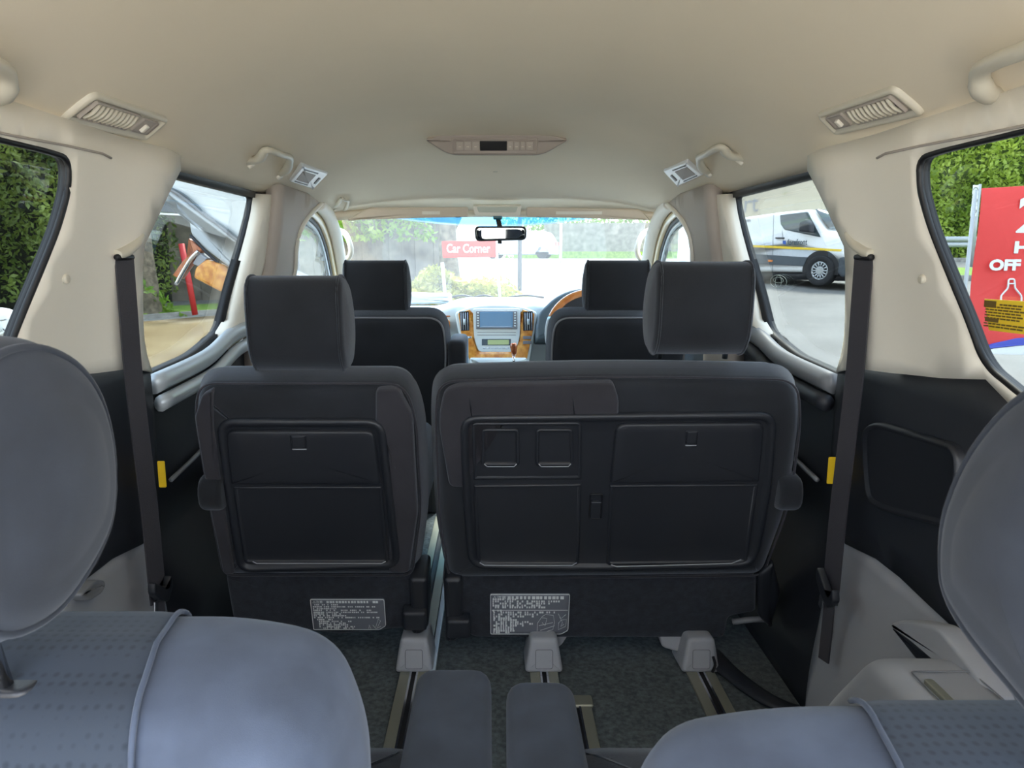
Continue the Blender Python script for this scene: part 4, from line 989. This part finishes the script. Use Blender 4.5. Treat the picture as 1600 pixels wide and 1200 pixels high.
# ------------------------------------------------------------------ outside
def gz(x, y): return GROUND + .058 * min(25, max(0, y - 3))
asph = mat('pale_asphalt', (.155, .15, .138), .8, col2=(.205, .20, .185), vscale=.9, bump=.4, bscale=25)
sand = mat('sandy_tarmac', (.19, .125, .052), .5, col2=(.28, .205, .10), vscale=1.2, bump=.4, bscale=25)
grass_m = mat('grass', (.10, .20, .02), .9, col2=(.24, .36, .05), vscale=8, bump=1, bscale=60)
kerb_m = mat('kerb_stone', (.30, .29, .26), .9, var=.3, vscale=6)
def gsheet(name, P, m, dz=0, grid=1.5, **k):
    o = sheet(name, P, [], lambda u, v: (u, v, gz(u, v) + dz), m, grid=grid, solid=.03, soff=-1, **k); o['kind'] = 'structure'; return o
gsheet('ground', [(-40, -25), (60, -25), (60, 60), (-40, 60)], asph, -.004, 4)
gsheet('ground', [(-9, -14), (9, -14), (9, .0), (-9, .0)], mat('warm_concrete', (.62, .54, .42), .9, var=.08, vscale=1), .008, 1)['label'] = 'warm pale concrete behind the open tailgate'  # unseen pale apron added to bounce warm light onto the headliner
gsheet('ground', [(-9, 0.0), (-1.2, 0), (-1.2, 9), (-2.6, 13.4), (-6.2, 10.6), (-9, 6)], sand, .004, .8)['label'] = 'sandy brown strip of tarmac on the left'
def band(name, pts, half, h, m, base=0, label=None, kind=None, cat=None, n=6):
    P = smooth_path([V((x, y, gz(x, y) + base)) for x, y in pts], n); v = []; f = []
    for i, p in enumerate(P):
        d = (P[min(i + 1, len(P) - 1)] - P[max(i - 1, 0)]); nn = V((-d.y, d.x, 0)).normalized() * half
        v += [p - nn, p + nn, p + nn + V((0, 0, h)), p - nn + V((0, 0, h))]
    for i in range(len(P) - 1):
        a = i * 4
        for k in range(4): f.append((a + k, a + (k + 1) % 4, a + 4 + (k + 1) % 4, a + 4 + k))
    f += [(3, 2, 1, 0), tuple(len(v) - 4 + k for k in range(4))]
    o = raw(name, v, f, m, smooth=False)
    return tag(o, label, cat, kind=kind)
LEFT = [(-11, 3.2), (-8.6, 7.2), (-6.2, 10.9), (-3.4, 13.0), (-1.5, 13.3), (.6, 12.6)]
band('verge', [(x - .55 * (1 if y < 12 else .2), y + .75) for x, y in LEFT], .75, .06, grass_m, label='weedy green verge along the left hedge', kind='structure')
band('kerb', LEFT, .07, .09, kerb_m, label='worn kerb along the left verge', kind='structure')
for q, w in (([(-6.9, 8.7), (-6.0, 9.2)], .05), ([(-4.6, 10.2), (-4.0, 10.9)], .05)):
    band('road_marking', q, w, .012, M['white'], .004, 'worn white painted line on the sandy tarmac', 'structure')
def leaf_mesh(v, f, p, size, rnd):
    a = rnd.uniform(0, 6.283); z = rnd.uniform(-1, 1); r = math.sqrt(1 - z * z)
    n = V((r * math.cos(a), r * math.sin(a), z)); u = n.orthogonal().normalized(); w = n.cross(u)
    th = rnd.uniform(0, 6.283); u, w = u * math.cos(th) + w * math.sin(th), w * math.cos(th) - u * math.sin(th)
    s = size * rnd.uniform(.6, 1.3); k = len(v)
    v += [p - u * s, p + w * s * .45, p + u * s, p - w * s * .45]; f.append((k, k + 1, k + 2, k + 3))
def leafmat(name, a, b, sc):
    m = mat(name, a, .55, col2=b, vscale=sc); nt = m.node_tree; pb = nt.nodes['Principled BSDF']
    tr = nt.nodes.new('ShaderNodeBsdfTranslucent'); mx = nt.nodes.new('ShaderNodeMixShader'); mx.inputs[0].default_value = .35
    rp = [n for n in nt.nodes if n.type == 'VALTORGB'][0]; nt.links.new(rp.outputs[0], tr.inputs[0])
    out = [n for n in nt.nodes if n.type == 'OUTPUT_MATERIAL'][0]
    nt.links.new(pb.outputs[0], mx.inputs[1]); nt.links.new(tr.outputs[0], mx.inputs[2]); nt.links.new(mx.outputs[0], out.inputs[0]); return m
def hedge(name, path, depth, top, n, size, m, label, cat='hedge', seed=3, base=0.0, stems=True, inner=None):
    rnd = random.Random(seed); P = smooth_path([V((x, y, 0)) for x, y in path], 8)
    L = [0]
    for a, b in zip(P, P[1:]): L.append(L[-1] + (b - a).length)
    v = []; f = []
    def on(s):
        for i in range(len(P) - 1):
            if L[i + 1] >= s:
                k = (s - L[i]) / (L[i + 1] - L[i] + 1e-9); d = (P[i + 1] - P[i]).normalized(); return P[i].lerp(P[i + 1], k), V((d.y, -d.x, 0))
        return P[-1], V((1, 0, 0))
    for _ in range(n):
        s = rnd.uniform(0, L[-1]); p, nn = on(s); h = rnd.random() ** .9
        lump = .35 * math.sin(s * 2.1 + h * 5) + .25 * math.sin(s * 5.3 - h * 9) + .15 * math.sin(s * 11 + h * 23)
        z0 = gz(p.x, p.y) + base; z = z0 + h * (top - z0 + .35 * math.sin(s * 1.7) + .2 * math.sin(s * 4.1))
        leaf_mesh(v, f, p + nn * (lump * .6 + depth * (.5 - rnd.random() ** 2)) + V((0, 0, z)), size, rnd)
    t = thing(name, label, cat, (P[0].x, P[0].y, gz(P[0].x, P[0].y)))
    raw('foliage', v, f, m, t, smooth=False, recalc=False)
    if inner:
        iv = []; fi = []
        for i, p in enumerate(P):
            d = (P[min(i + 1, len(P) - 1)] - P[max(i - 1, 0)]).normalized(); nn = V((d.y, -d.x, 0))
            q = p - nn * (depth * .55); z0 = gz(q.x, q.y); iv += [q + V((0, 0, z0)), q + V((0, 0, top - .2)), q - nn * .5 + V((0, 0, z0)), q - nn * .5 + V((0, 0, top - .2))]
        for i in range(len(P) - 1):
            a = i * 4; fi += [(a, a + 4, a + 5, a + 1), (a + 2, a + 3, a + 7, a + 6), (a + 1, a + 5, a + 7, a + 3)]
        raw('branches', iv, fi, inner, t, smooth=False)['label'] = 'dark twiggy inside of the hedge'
    return t
lm1 = leafmat('hedge_leaves', (.028, .055, .010), (.28, .36, .08), 1.3)
lm2 = leafmat('bright_leaves', (.16, .26, .03), (.60, .72, .12), .5)
lm3 = leafmat('weed_leaves', (.10, .22, .02), (.30, .42, .06), 2)
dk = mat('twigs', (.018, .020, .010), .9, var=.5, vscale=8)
hedge('hedge', [(-12.5, 4.6), (-10.0, 8.6), (-7.9, 11.8), (-6.7, 12.7), (-5.7, 13.3)], 1.2, 3.4, 38000, .055, lm1, 'tall dark green hedge along the left edge of the tarmac', seed=4, base=.25, inner=dk)
hedge('tree_foliage', [(-5.6, 14.3), (-3.4, 15.2), (-1.2, 15.4)], 1.0, 3.4, 7000, .08, lm3, 'green foliage hanging over the wooden fence beyond the windscreen', 'tree', seed=6, base=1.1)
hedge('weeds', [(-8.8, 8.1), (-6.6, 11.3), (-4.0, 13.4)], .8, -.80, 2600, .06, lm3, 'low weeds growing along the kerb under the left hedge', 'weeds', seed=8).__setitem__('kind', 'stuff')
hedge('long_grass', [(-1.6, 13.8), (-.4, 13.8), (.75, 13.2)], .8, -.55, 2600, .07, leafmat('dry_grass', (.30, .30, .05), (.55, .52, .14), 2), 'yellow-green long grass around the sign post ahead', 'grass', seed=9).__setitem__('kind', 'stuff')
# wooden fence beyond the left verge
fencem = mat('weathered_fence', (.11, .095, .075), .9, col2=(.22, .19, .15), vscale=4)
def fence(A, B, h, m, label, n, base=0):
    A, B = V((*A, gz(*A) + base)), V((*B, gz(*B) + base)); d = (B - A).normalized(); L = (B - A).length
    fr = Frame(A, d, (0, 0, 1)); t = thing('fence', label, 'fence', A)
    mb = MB(); rnd = random.Random(5)
    for i in range(n):
        w = L / n; o = rnd.uniform(-.02, .02); mb.box((i * w - .002, 0, o + .0007 * (i % 3)), ((i + 1) * w + .004, h + rnd.uniform(-.03, .03), o + .02), fr)
    mb.build('boards', m, t, smooth=False)
    for z in (.25, h * .8): MB().box((0, z, -.06), (L, z + .09, -.02), fr).build('fence_rail', m, t, smooth=False)
    for k in range(0, int(L / 2.4) + 1): MB().box((k * 2.4, 0, -.12), (k * 2.4 + .1, h + .05, -.02), fr).build('fence_post', m, t, smooth=False)
    return t
fence((-6.9, 13.6), (-.9, 16.4), 1.75, fencem, 'weathered dark wooden fence behind the verge on the left', 46)
band('verge', [(1.5, 49.5), (8, 50.6), (18, 50.6)], 1.0, .5, grass_m, label='grass bank under the pale fence across the road', kind='structure')
fence((3.4, 51), (14, 51), 1.95, mat('pale_fence', (.15, .14, .11), .9, col2=(.27, .25, .20), vscale=3), 'pale wooden fence across the road ahead', 60, .48)
hedge('hedge', [(.5, 53.5), (8, 54), (17, 53.5)], 2, 3.5, 6000, .17, lm3, 'green hedge showing above the pale fence across the road', seed=11)
# trunk and poles
bark = mat('bark', (.10, .085, .06), .95, col2=(.24, .20, .14), vscale=12, bump=1, bscale=40)
def trunk(x, y, h, r, label):
    z = gz(x, y) - .05
    P = smooth_path([V((x, y, z)), V((x + .02, y, z + .3)), V((x - .03, y, z + h * .5)), V((x + .05, y, z + h))], 5)
    t = thing('tree_trunk', label, 'tree', (x, y, z)); N = len(P)
    otube('trunk', P, [r * (1.35 - .9 * min(1, i / N * 2) * .5 - .2 * i / N) for i in range(N)], bark, t, n=12)
    for a, b in ((.5, .5), (-.4, .7), (.2, -.4)):
        q = P[int(N * .6)]; otube('branch', [q, q + V((a * .5, b * .2, .5)), q + V((a * 1.1, b * .5, 1.1))], [r * .4, r * .28, r * .12], bark, t, n=8, sm=3)
trunk(-5.55, 11.9, 3.4, .16, 'thick bare tree trunk at the left hedge, beside the red pole')
trunk(-.85, 14.1, 3.0, .22, 'pale tree trunk under the red sign ahead')
c = at(305, 492, Y=11.6)
tag(otube('pole', [c, c + V((-.06, 0, .5)), c + V((-.14, 0, 1.1))], .045, mat('red_paint', (.50, .03, .03), .5)), 'leaning red pole in the verge on the left', 'pole')
# sign on its posts
fs = Frame(at(735, 388, Y=12.9), (1, 0, 0), (0, 0, 1))
t = thing('sign_board', 'red roadside sign board with white lettering on white posts ahead', 'sign', fs.pt(0, -1.2))
def spx2(x, y): return fs.px(x, y)
redm = mat('sign_red', (.70, .045, .025), .45)
relief('board', fs, rpoly([spx2(*q) for q in [(690, 377), (775, 375), (775, 402), (692, 403)]], .02), slab(-.03, 0, .004), redm, t)
a = spx2(698, 395); b = spx2(766, 381)
text('lettering', 'Car Corner', fs, b[1] - a[1], M['white'], t, width=b[0] - a[0], u=a[0], v=a[1], w=.003, bold=.012)
for (x, y, x2, y2) in ((774, 376, 781, 466), (691, 410, 695, 458)):
    MB().tube([at(x, y, Y=12.95), at(x2, y2, Y=12.95)], .03, 8).build('post', M['white'], t)
c = at(812, 446, Y=16); c.z = gz(0, 16)
tag(otube('street_pole', [c, V((c.x, c.y, c.z + 4.5))], .045, mat('grey_pole', (.16, .17, .18), .6)), 'slim grey pole standing ahead, right of the red sign', 'pole')
c = at(876, 394, Y=26); c.z = gz(0, 26)
tag(otube('street_pole', [c, V((c.x, c.y, c.z + 5))], .05, M['white']), 'slim white pole in front of the pale fence', 'pole')

# ---- vehicles
tyre = mat('tyre', (.012, .012, .013), .8); wglass = mat('vehicle_glass', (.05, .07, .08), .08, coat=.5)
rimm = mat('wheel_rim', (.42, .44, .45), .35, metal=.6)
def wheel(fr, u, r, w, parent, spokes=10, thick=.2):
    """wheel whose outer face lies at local depth w"""
    f2 = Frame(fr.pt(u, r, w), fr.u, fr.v)
    circ = lambda q, n=32: [V((q * math.cos(2 * math.pi * i / n), q * math.sin(2 * math.pi * i / n))) for i in range(n)]
    t = relief('wheel', f2, circ(r), [(0, -thick), (-.0, -.03), (.012, -.008), (.03, 0), (r * .38, -.006), (r * .42, -.03)], tyre, parent)
    relief('rim', f2, circ(r * .60), [(0, -.04), (.0, -.012), (r * .06, -.008), (r * .10, -.035)], rimm, t)
    relief('hub', f2, circ(r * .30), [(0, -.05), (.0, -.02), (r * .05, -.012)], rimm, t)
    for k in range(spokes):
        a = 2 * math.pi * k / spokes; MB().tube([f2.pt(r * .28 * math.cos(a), r * .28 * math.sin(a), -.02), f2.pt(r * .54 * math.cos(a), r * .54 * math.sin(a), -.018)], r * .05, 6).build('spoke', rimm, t)
    return t
whitep = mat('white_paint', (.84, .85, .85), .45, spec=.35)
# the white van
vo = at(1280, 447, Y=16.3)
fv2 = Frame(vo, (.55, -.83, 0), (0, 0, 1))
def vp(*L): return [fv2.px(x, y) for x, y in L]
van = thing('van', 'white delivery van with a yellow stripe and dark lower band across the road', 'van', vo)
body = [(-4.2, .28), (-4.2, 1.60)] + vp((1150, 341), (1220, 331), (1264, 327), (1289, 361), (1318, 366)) + [(.88, 1.02), (.98, .72), (.98, .30)]
relief('body', fv2, rpoly(body, [.05, .12, .1, .2, .08, .1, .2, .1, .08, .05], 4), slab(-1.95, 0, .10, 4), whitep, van)
relief('wheel_arch', fv2, [V((.44 * math.cos(a), .335 + .44 * math.sin(a))) for a in [math.radians(-12 + 204 * i / 20) for i in range(21)]], slab(-.2, .006, .004), M['black'], van)
wheel(fv2, 0, .335, .05, van, 14)
wheel(fv2, -3.3, .335, .05, van, 14)
relief('side_window', fv2, rpoly(vp((1219, 336), (1262, 331), (1283, 371), (1226, 359), (1220, 350)), .03), slab(-.02, .010, .004), wglass, van)
ws_ = raw('windscreen', [fv2.pt(*vp((1266, 330))[0], -.12), fv2.pt(*vp((1288, 360))[0], -.10), fv2.pt(*vp((1288, 360))[0], -1.85), fv2.pt(*vp((1266, 330))[0], -1.83)], [(0, 1, 2, 3)], wglass, van, solid=.02, soff=0)
for vv in ws_.data.vertices: vv.co += fv2.u * .05 + V((0, 0, .04))
relief('stripe', fv2, vp((1130, 380.5), (1316, 389.5), (1314, 393), (1130, 384)), slab(0, .005, .001), mat('yellow_stripe', (.80, .55, .03), .5), van)
relief('lower_band', fv2, rpoly(vp((1130, 394), (1262, 402), (1256, 416), (1130, 409)), .01), slab(0, .02, .006), mat('band_grey', (.07, .085, .10), .5), van)
relief('front_bumper', fv2, rpoly([(.40, .30), (.42, .62), (.66, .64), (1.03, .72), (1.04, .25), (.5, .2)], .04), slab(-1.99, .03, .05), mat('bumper_grey', (.045, .055, .065), .6), van)
relief('headlamp', fv2, rpoly([(.58, .88), (.92, .94), (.99, .72), (.80, .66)], .03), slab(-.3, .015, .01), M['chrome'], van)
relief('door_mirror', fv2, rpoly(vp((1258, 347), (1268, 342), (1275, 350), (1276, 364), (1256, 362)), .04), slab(.05, .22, .04), M['dark'], van)
relief('door_handle', fv2, vp((1213, 371), (1226, 371), (1226, 373), (1213, 373)), slab(0, .04, .004), M['dark'], van)
for L_ in (((1209, 333), (1208, 372), (1207, 436)), ((1222, 360), (1223, 368), (1224, 376))):
    otube('door_seam', [fv2.pt(*fv2.px(*q), .002) for q in L_], .006, M['greymid'], van, n=4)
relief('marker_lamp', fv2, vp((1201, 406), (1208, 406), (1208, 409), (1201, 409)), slab(0, .03, .004), mat('amber', (.8, .25, .05), .3), van)
a, b = fv2.px(1230, 384), fv2.px(1262, 375)
text('lettering', 'forefront', fv2, .135, M['dashdk'], van, width=b[0] - a[0], u=a[0], v=a[1] + .01, w=.006, bold=.02)
lg = vp((1223, 376), (1228, 376), (1228, 382.5), (1223, 381)); relief('emblem', fv2, lg, slab(0, .004, .001), mat('emblem_blue', (.03, .10, .40), .4), van)
a, b = fv2.px(1146, 350), fv2.px(1173, 343)
text('lettering', 'ips.com', fv2, .11, M['greymid'], van, width=b[0] - a[0], u=a[0], v=a[1], w=.006, bold=.015)
MB().box((-4.1, .12, -1.8), (.9, .30, -.12), fv2).build('underbody', M['black'], van)
# pale building behind the van
bo = at(1150, 425, Y=24); fbl = Frame((12.3, 27.2, gz(0, 26)), (.55, -.83, 0), (0, 0, 1))
bd = thing('building', 'pale beige building wall behind the white van', 'building', fbl.o)
MB().box((-5, 0, -4), (-.6, 5.2, 0), fbl).build('wall', mat('beige_render', (.66, .58, .45), .9, var=.04, vscale=.6), bd, smooth=False)
MB().box((-5.1, 5.2, -4.1), (-.5, 5.35, .1), fbl).build('parapet', M['greylt'], bd, smooth=False)
a = fbl.px(1163, 332); text('lettering', 'rt', fbl, .55, M['greylt'], bd, u=a[0], v=a[1], w=.01)
def carbody(name, label, origin, fwd, L, W, H, paint, grp=None, wl=True):
    fr = Frame(origin, fwd, (0, 0, 1)); t = thing(name, label, 'car', origin)
    b = relief('body', fr, rpoly([(0, .25), (0, H * .60), (L * .06, H * .66), (L * .68, H * .64), (L * .95, H * .52), (L, H * .40), (L, .22)], [.08, .1, .2, .3, .2, .1, .08], 5), slab(-W, 0, .14, 4), paint, t)
    P = rpoly([(L * .02, H * .60), (L * .10, H * .97), (L * .45, H), (L * .70, H * .62)], [.1, .25, .4, .1], 5)
    relief('cabin', fr, P, [(0, -W + .02), (.02, -W + .10), (.07, -W + .2), (.07, -.2), (.02, -.10), (0, -.02)], paint, t)
    for w0, w1 in ((-.13, -.075), (-W + .075, -W + .13)):
        for P2 in (rpoly([(L * .13, H * .66), (L * .16, H * .90), (L * .33, H * .92), (L * .33, H * .66)], .06), rpoly([(L * .35, H * .66), (L * .35, H * .92), (L * .46, H * .92), (L * .62, H * .66)], .06)):
            relief('side_window', fr, P2, slab(w0, w1, .01), wglass, t)
    relief('windscreen', Frame(fr.pt(L * .70, H * .64, -W / 2), fr.w * -1, fr.pt(L * .46, H * .98) - fr.pt(L * .70, H * .64)), rpoly([(-W * .40, 0), (W * .40, 0), (W * .34, L * .27), (-W * .34, L * .27)], .06), slab(-.01, .012, .004), wglass, t)
    for u in (L * .17, L * .82):
        for w_ in (.02, -W + .20): wheel(fr, u, .33, w_, t, 10)
        for w_ in (0.004, -W + .2):
            relief('wheel_arch', fr, [V((u + .39 * math.cos(a), .34 + .39 * math.sin(a))) for a in [math.radians(-12 + 204 * i / 16) for i in range(17)]], slab(w_ - .2, w_, .004), M['black'], t)
    for w0 in (-.45, -W + .08):
        relief('headlamp', fr, rpoly([(L * .93, H * .40), (L * .95, H * .49), (L * .985, H * .40)], .03), slab(w0, w0 + .37, .01), M['chrome'], t)
        relief('tail_lamp', fr, rect(-.01, H * .46, .12, H * .60, .02), slab(w0, w0 + .37, .01), redm, t)
    return t, fr
so = at(873, 402, Y=45.0)
carbody('car', 'white sport utility car on the road ahead, beyond the rear-view mirror', V((so.x, so.y, gz(0, 45) + .02)), (-.98, .2, 0), 4.5, 1.85, 1.62, whitep)
wc, wf_ = carbody('car', 'white car parked on the left, only its door mirror in view', V((-3.95, 2.9, GROUND)), (.06, 1, 0), 4.0, 1.7, 1.42, whitep)
mc = at(14, 500, Y=5.3); fmm = Frame(mc, (1, 0, 0), (0, 0, 1))
relief('door_mirror', fmm, rpoly([(-.17, -.10), (-.17, .07), (-.02, .098), (.085, .07), (.115, -.01), (.10, -.11)], [.03, .05, .08, .08, .05, .03], 5), slab(0, .14, .04), whitep, wc)
relief('mirror_glass', fmm, rpoly([(-.16, -.09), (-.15, .0), (.03, .02), (.05, -.09)], .02), slab(.13, .144, .002), M['mirror'], wc)
MB().tube([mc + V((0, .0, -.04)), mc + V((-.2, .05, -.10)), V((-3.7, 5.4, mc.z - .1))], .03, 8).build('mirror_arm', whitep, wc)
co = at(1560, 570, Y=3.7)
gc, gfr = carbody('car', 'light grey car parked close on the right, its front below the red banner', V((5.6, -.30, GROUND)), (-.50, .86, 0), 4.2, 1.7, 1.42, mat('grey_paint', (.34, .35, .36), .25, coat=.7))

# ---- right-hand side beyond the rear window
road = lambda a, b, c, d: None
for y0, y1, m_, lab in ((18.6, 22.4, grass_m, 'grass strip between the two roads on the right'), (26.2, 30, grass_m, 'grass bank under the guard rail on the right')):
    gsheet('verge', [(9.5, y0), (34, y0), (34, y1), (9.5, y1)], m_, .05, 1.5)['label'] = lab
for y0, lab in ((18.5, 'pale kerb along the near side of the grass strip'), (26.1, 'dark kerb below the guard rail')):
    band('kerb', [(9.4, y0), (20, y0), (34, y0)], .09, .16, kerb_m, label=lab, kind='structure')
rl = thing('guard_rail', 'galvanised guard rail in front of the bright hedge on the right', 'guard rail', (14, 27.5, gz(14, 27.5)))
z = at(1500, 378, Y=27.5).z
galv = mat('galvanised_steel', (.42, .44, .45), .4, metal=.4)
for dz_ in (-.10, .10): otube('rail_beam', [V((12.5, 27.5, z + dz_)), V((34, 27.5, z + dz_))], .07, galv, rl, ry=.10)
for k in range(8):
    x = 13 + k * 2.7; MB().box((x, 27.58, gz(x, 27.5)), (x + .1, 27.68, z + .1)).build('rail_post', galv, rl)
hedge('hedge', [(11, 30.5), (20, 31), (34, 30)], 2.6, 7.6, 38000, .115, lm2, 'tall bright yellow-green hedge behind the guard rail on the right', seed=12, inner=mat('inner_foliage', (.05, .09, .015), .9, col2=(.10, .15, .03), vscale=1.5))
# sign post with three plates
so = at(1521, 385, Y=23.5); t = thing('sign_post', 'slim grey post with small white traffic plates before the hedge on the right', 'sign', V((so.x, so.y, gz(so.x, so.y))))
MB().tube([V((so.x, so.y, gz(0, so.y))), V((so.x, so.y, at(1521, 288, Y=23.5).z))], .045, 8).build('post', galv, t)
fp = Frame(so + V((0, -.06, 0)), (1, 0, 0), (0, 0, 1))
for y0, y1, x0, x1 in ((289, 304, 1519, 1529), (305, 321, 1518, 1528), (322, 338, 1516, 1527)):
    p_ = relief('sign_plate', fp, rect(*fp.px(x0, y1), *fp.px(x1, y0), .02), slab(-.01, .01, .003), M['white'], t)
    cx, cy = fp.px((x0 + x1) / 2, (y0 + y1) / 2)
    otube('plate_mark', [fp.pt(cx + .07 * math.cos(a), cy + .07 * math.sin(a), .012) for a in [i * .785 for i in range(8)]], .014, M['greymid'], p_, n=4, closed=True)
# banner
yb = 6.0
fbn = Frame(at(1560, 400, Y=yb), (1, 0, 0), (0, 0, 1))
def bp(*L): return [V(fbn.px(x, y)) for x, y in L]
def bw(u, v, w): return (u, v, w + .012 * math.sin(u * 9) + .010 * math.sin(v * 7 + u * 3))
ban = thing('banner', 'large red advertising banner with white lettering and a bottle outline', 'banner', V((fbn.o.x, fbn.o.y, gz(0, yb))))
bred = mat('banner_red', (.72, .050, .045), .6, var=.05, vscale=2)
relief('cloth', fbn, dens(bp((1536, 294), (1790, 280), (1790, 545), (1523, 545), (1511, 528)), .06), slab(-.006, 0, .002), bred, ban, rings=8, warp=bw)
relief('white_foot', fbn, rpoly(bp((1528, 549), (1560, 541), (1620, 536), (1790, 532), (1790, 560), (1530, 552)), .01), slab(0, .032, .002), M['white'], ban)
relief('blue_curve', fbn, dens(bp((1526, 546), (1550, 536), (1585, 528), (1650, 524), (1790, 520), (1790, 534), (1620, 536), (1560, 542)), .05), slab(0, .036, .002), mat('banner_blue', (.06, .08, .45), .6), ban)
def bt(s, x0, y0, x1, y1, bold=.02):
    a = fbn.px(x0, y0); b = fbn.px(x1, y1); text('lettering', s, fbn, b[1] - a[1], M['white'], ban, width=b[0] - a[0], u=a[0], v=a[1], w=.022, bold=bold)
bt('2', 1584, 364, 1640, 306); bt('H', 1581, 396, 1606, 377, .05); bt('OFF', 1542, 423, 1593, 405, .05)
bo_ = bp((1573, 436), (1582, 436), (1583, 450), (1593, 462), (1593, 486), (1561, 486), (1561, 462), (1572, 450))
otube('bottle_outline', [fbn.pt(p.x, p.y, .022) for p in rpoly(bo_, .015)], .007, M['white'], ban, n=6, closed=True)
otube('bottle_outline', [fbn.pt(*fbn.px(1573, 443), .022), fbn.pt(*fbn.px(1583, 443), .022)], .006, M['white'], ban, n=6)
for k in (-.22, .6):
    MB().tube([V((fbn.o.x + k, yb + .03, gz(0, yb))), V((fbn.o.x + k, yb + .03, fbn.pt(*fbn.px(1560, 296)).z))], .015, 8).build('banner_pole', galv, ban)
# yellow sticker on the rear quarter glass
sy = [at(x, y, X=side(-.05) + .008) for x, y in ((1539, 467), (1605, 471), (1605, 523), (1546, 516))]
fst = Frame(sy[0], (0, -1, 0), (0, 0, 1))
P = [V(((p - sy[0]).dot(fst.u), (p - sy[0]).dot(fst.v))) for p in sy]
st = relief('sticker', fst, P, slab(-.001, .001, .0003), mat('sticker_yellow', (.95, .66, .04), .5)); tag(st, 'yellow information sticker with brown print on the right rear window', 'sticker')
mb = MB(); rnd = random.Random(3); Ws = P[1].x; Hs = abs(P[3].y)
mb.box((.002, -.012, .0015), (Ws * .32, -.002, .002), fst)
mb.box((.008, -Hs * .72, .0015), (Ws * .42, -Hs * .60, .002), fst)
for r_ in range(9):
    if r_ in (6,): continue
    y = -Hs * (.12 + .09 * r_); x = .006 + (Ws * .34 if r_ == 0 else 0)
    while x < Ws * .9:
        w_ = rnd.uniform(.004, .012); mb.box((x, y - .0022, .0013), (x + w_, y, .0018), fst); x += w_ + .002
mb.build('print', mat('brown_ink', (.16, .10, .02), .6), st, smooth=False)
# small oval decal on the sliding door glass
dc = at(1216, 440, X=side(-.05) + .052); fdc = Frame(dc, (0, -1, 0), (0, 0, 1))
d0 = thing('window_decal', 'small white oval emblem decal low on the right sliding window', 'decal', dc)
for (a_, b_, u0) in ((.060, .018, 0), (.022, .017, 0), (.036, .014, .0)):
    otube('oval', [fdc.pt(u0 + a_ * math.cos(q), (.004 if b_ == .014 else 0) + (b_ if b_ != .014 else .008) * math.sin(q), 0) for q in [i * .314 for i in range(20)]], .0006, mat('decal_white', (.40, .47, .43), .6), d0, n=4, closed=True)

# ---- reflection in the left sliding window, built as a solid tilted door trim
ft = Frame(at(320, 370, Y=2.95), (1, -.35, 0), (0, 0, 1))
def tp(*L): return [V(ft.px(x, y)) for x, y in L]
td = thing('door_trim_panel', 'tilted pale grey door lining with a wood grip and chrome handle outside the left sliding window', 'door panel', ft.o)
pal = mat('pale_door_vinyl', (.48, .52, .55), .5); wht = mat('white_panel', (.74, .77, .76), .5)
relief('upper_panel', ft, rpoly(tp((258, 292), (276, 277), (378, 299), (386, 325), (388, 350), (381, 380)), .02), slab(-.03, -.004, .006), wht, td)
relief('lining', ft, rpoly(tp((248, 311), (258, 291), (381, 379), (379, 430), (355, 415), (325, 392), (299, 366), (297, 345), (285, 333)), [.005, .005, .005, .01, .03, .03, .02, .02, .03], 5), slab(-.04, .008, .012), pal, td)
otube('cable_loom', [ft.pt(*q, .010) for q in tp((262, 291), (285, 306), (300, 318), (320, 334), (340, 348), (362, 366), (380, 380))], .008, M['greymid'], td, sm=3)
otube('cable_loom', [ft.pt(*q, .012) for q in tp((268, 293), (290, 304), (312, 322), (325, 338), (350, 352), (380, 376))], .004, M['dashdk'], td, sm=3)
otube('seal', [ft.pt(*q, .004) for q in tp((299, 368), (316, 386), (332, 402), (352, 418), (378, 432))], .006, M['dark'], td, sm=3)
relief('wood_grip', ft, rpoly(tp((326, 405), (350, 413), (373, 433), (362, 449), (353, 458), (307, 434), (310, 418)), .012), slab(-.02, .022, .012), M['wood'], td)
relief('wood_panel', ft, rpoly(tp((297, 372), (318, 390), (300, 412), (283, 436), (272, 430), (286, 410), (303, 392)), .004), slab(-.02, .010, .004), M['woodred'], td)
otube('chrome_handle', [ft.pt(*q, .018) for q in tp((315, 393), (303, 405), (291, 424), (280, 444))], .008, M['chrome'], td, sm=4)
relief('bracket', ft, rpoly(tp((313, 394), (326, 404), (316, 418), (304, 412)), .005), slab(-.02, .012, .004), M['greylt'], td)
# dark band with a white hem beyond it, built as a sheet on a pole
ca = at(240, 330, Y=6.2); cb = at(440, 345, Y=6.2)
cn = thing('canopy', 'dark grey canopy edge with a thin white hem above the hedge on the left', 'canopy', ca)
relief('canopy_sheet', Frame((ca.x, 6.2, ca.z), (cb - ca), (0, 0, 1)), [V((-.35, 0)), V((1.25, 0)), V((1.25, .55)), V((-.35, .55))], slab(-.02, .0, .003), mat('canopy_grey', (.05, .06, .075), .5), cn)
MB().tube([ca + V((-.35, -.01, -.0)), cb + V((.1, -.01, 0))], .008, 6).build('hem', M['white'], cn)
MB().tube([V((cb.x + .1, 6.25, gz(0, 6.2))), V((cb.x + .1, 6.25, ca.z + .5))], .02, 8).build('canopy_pole', M['dark'], cn)
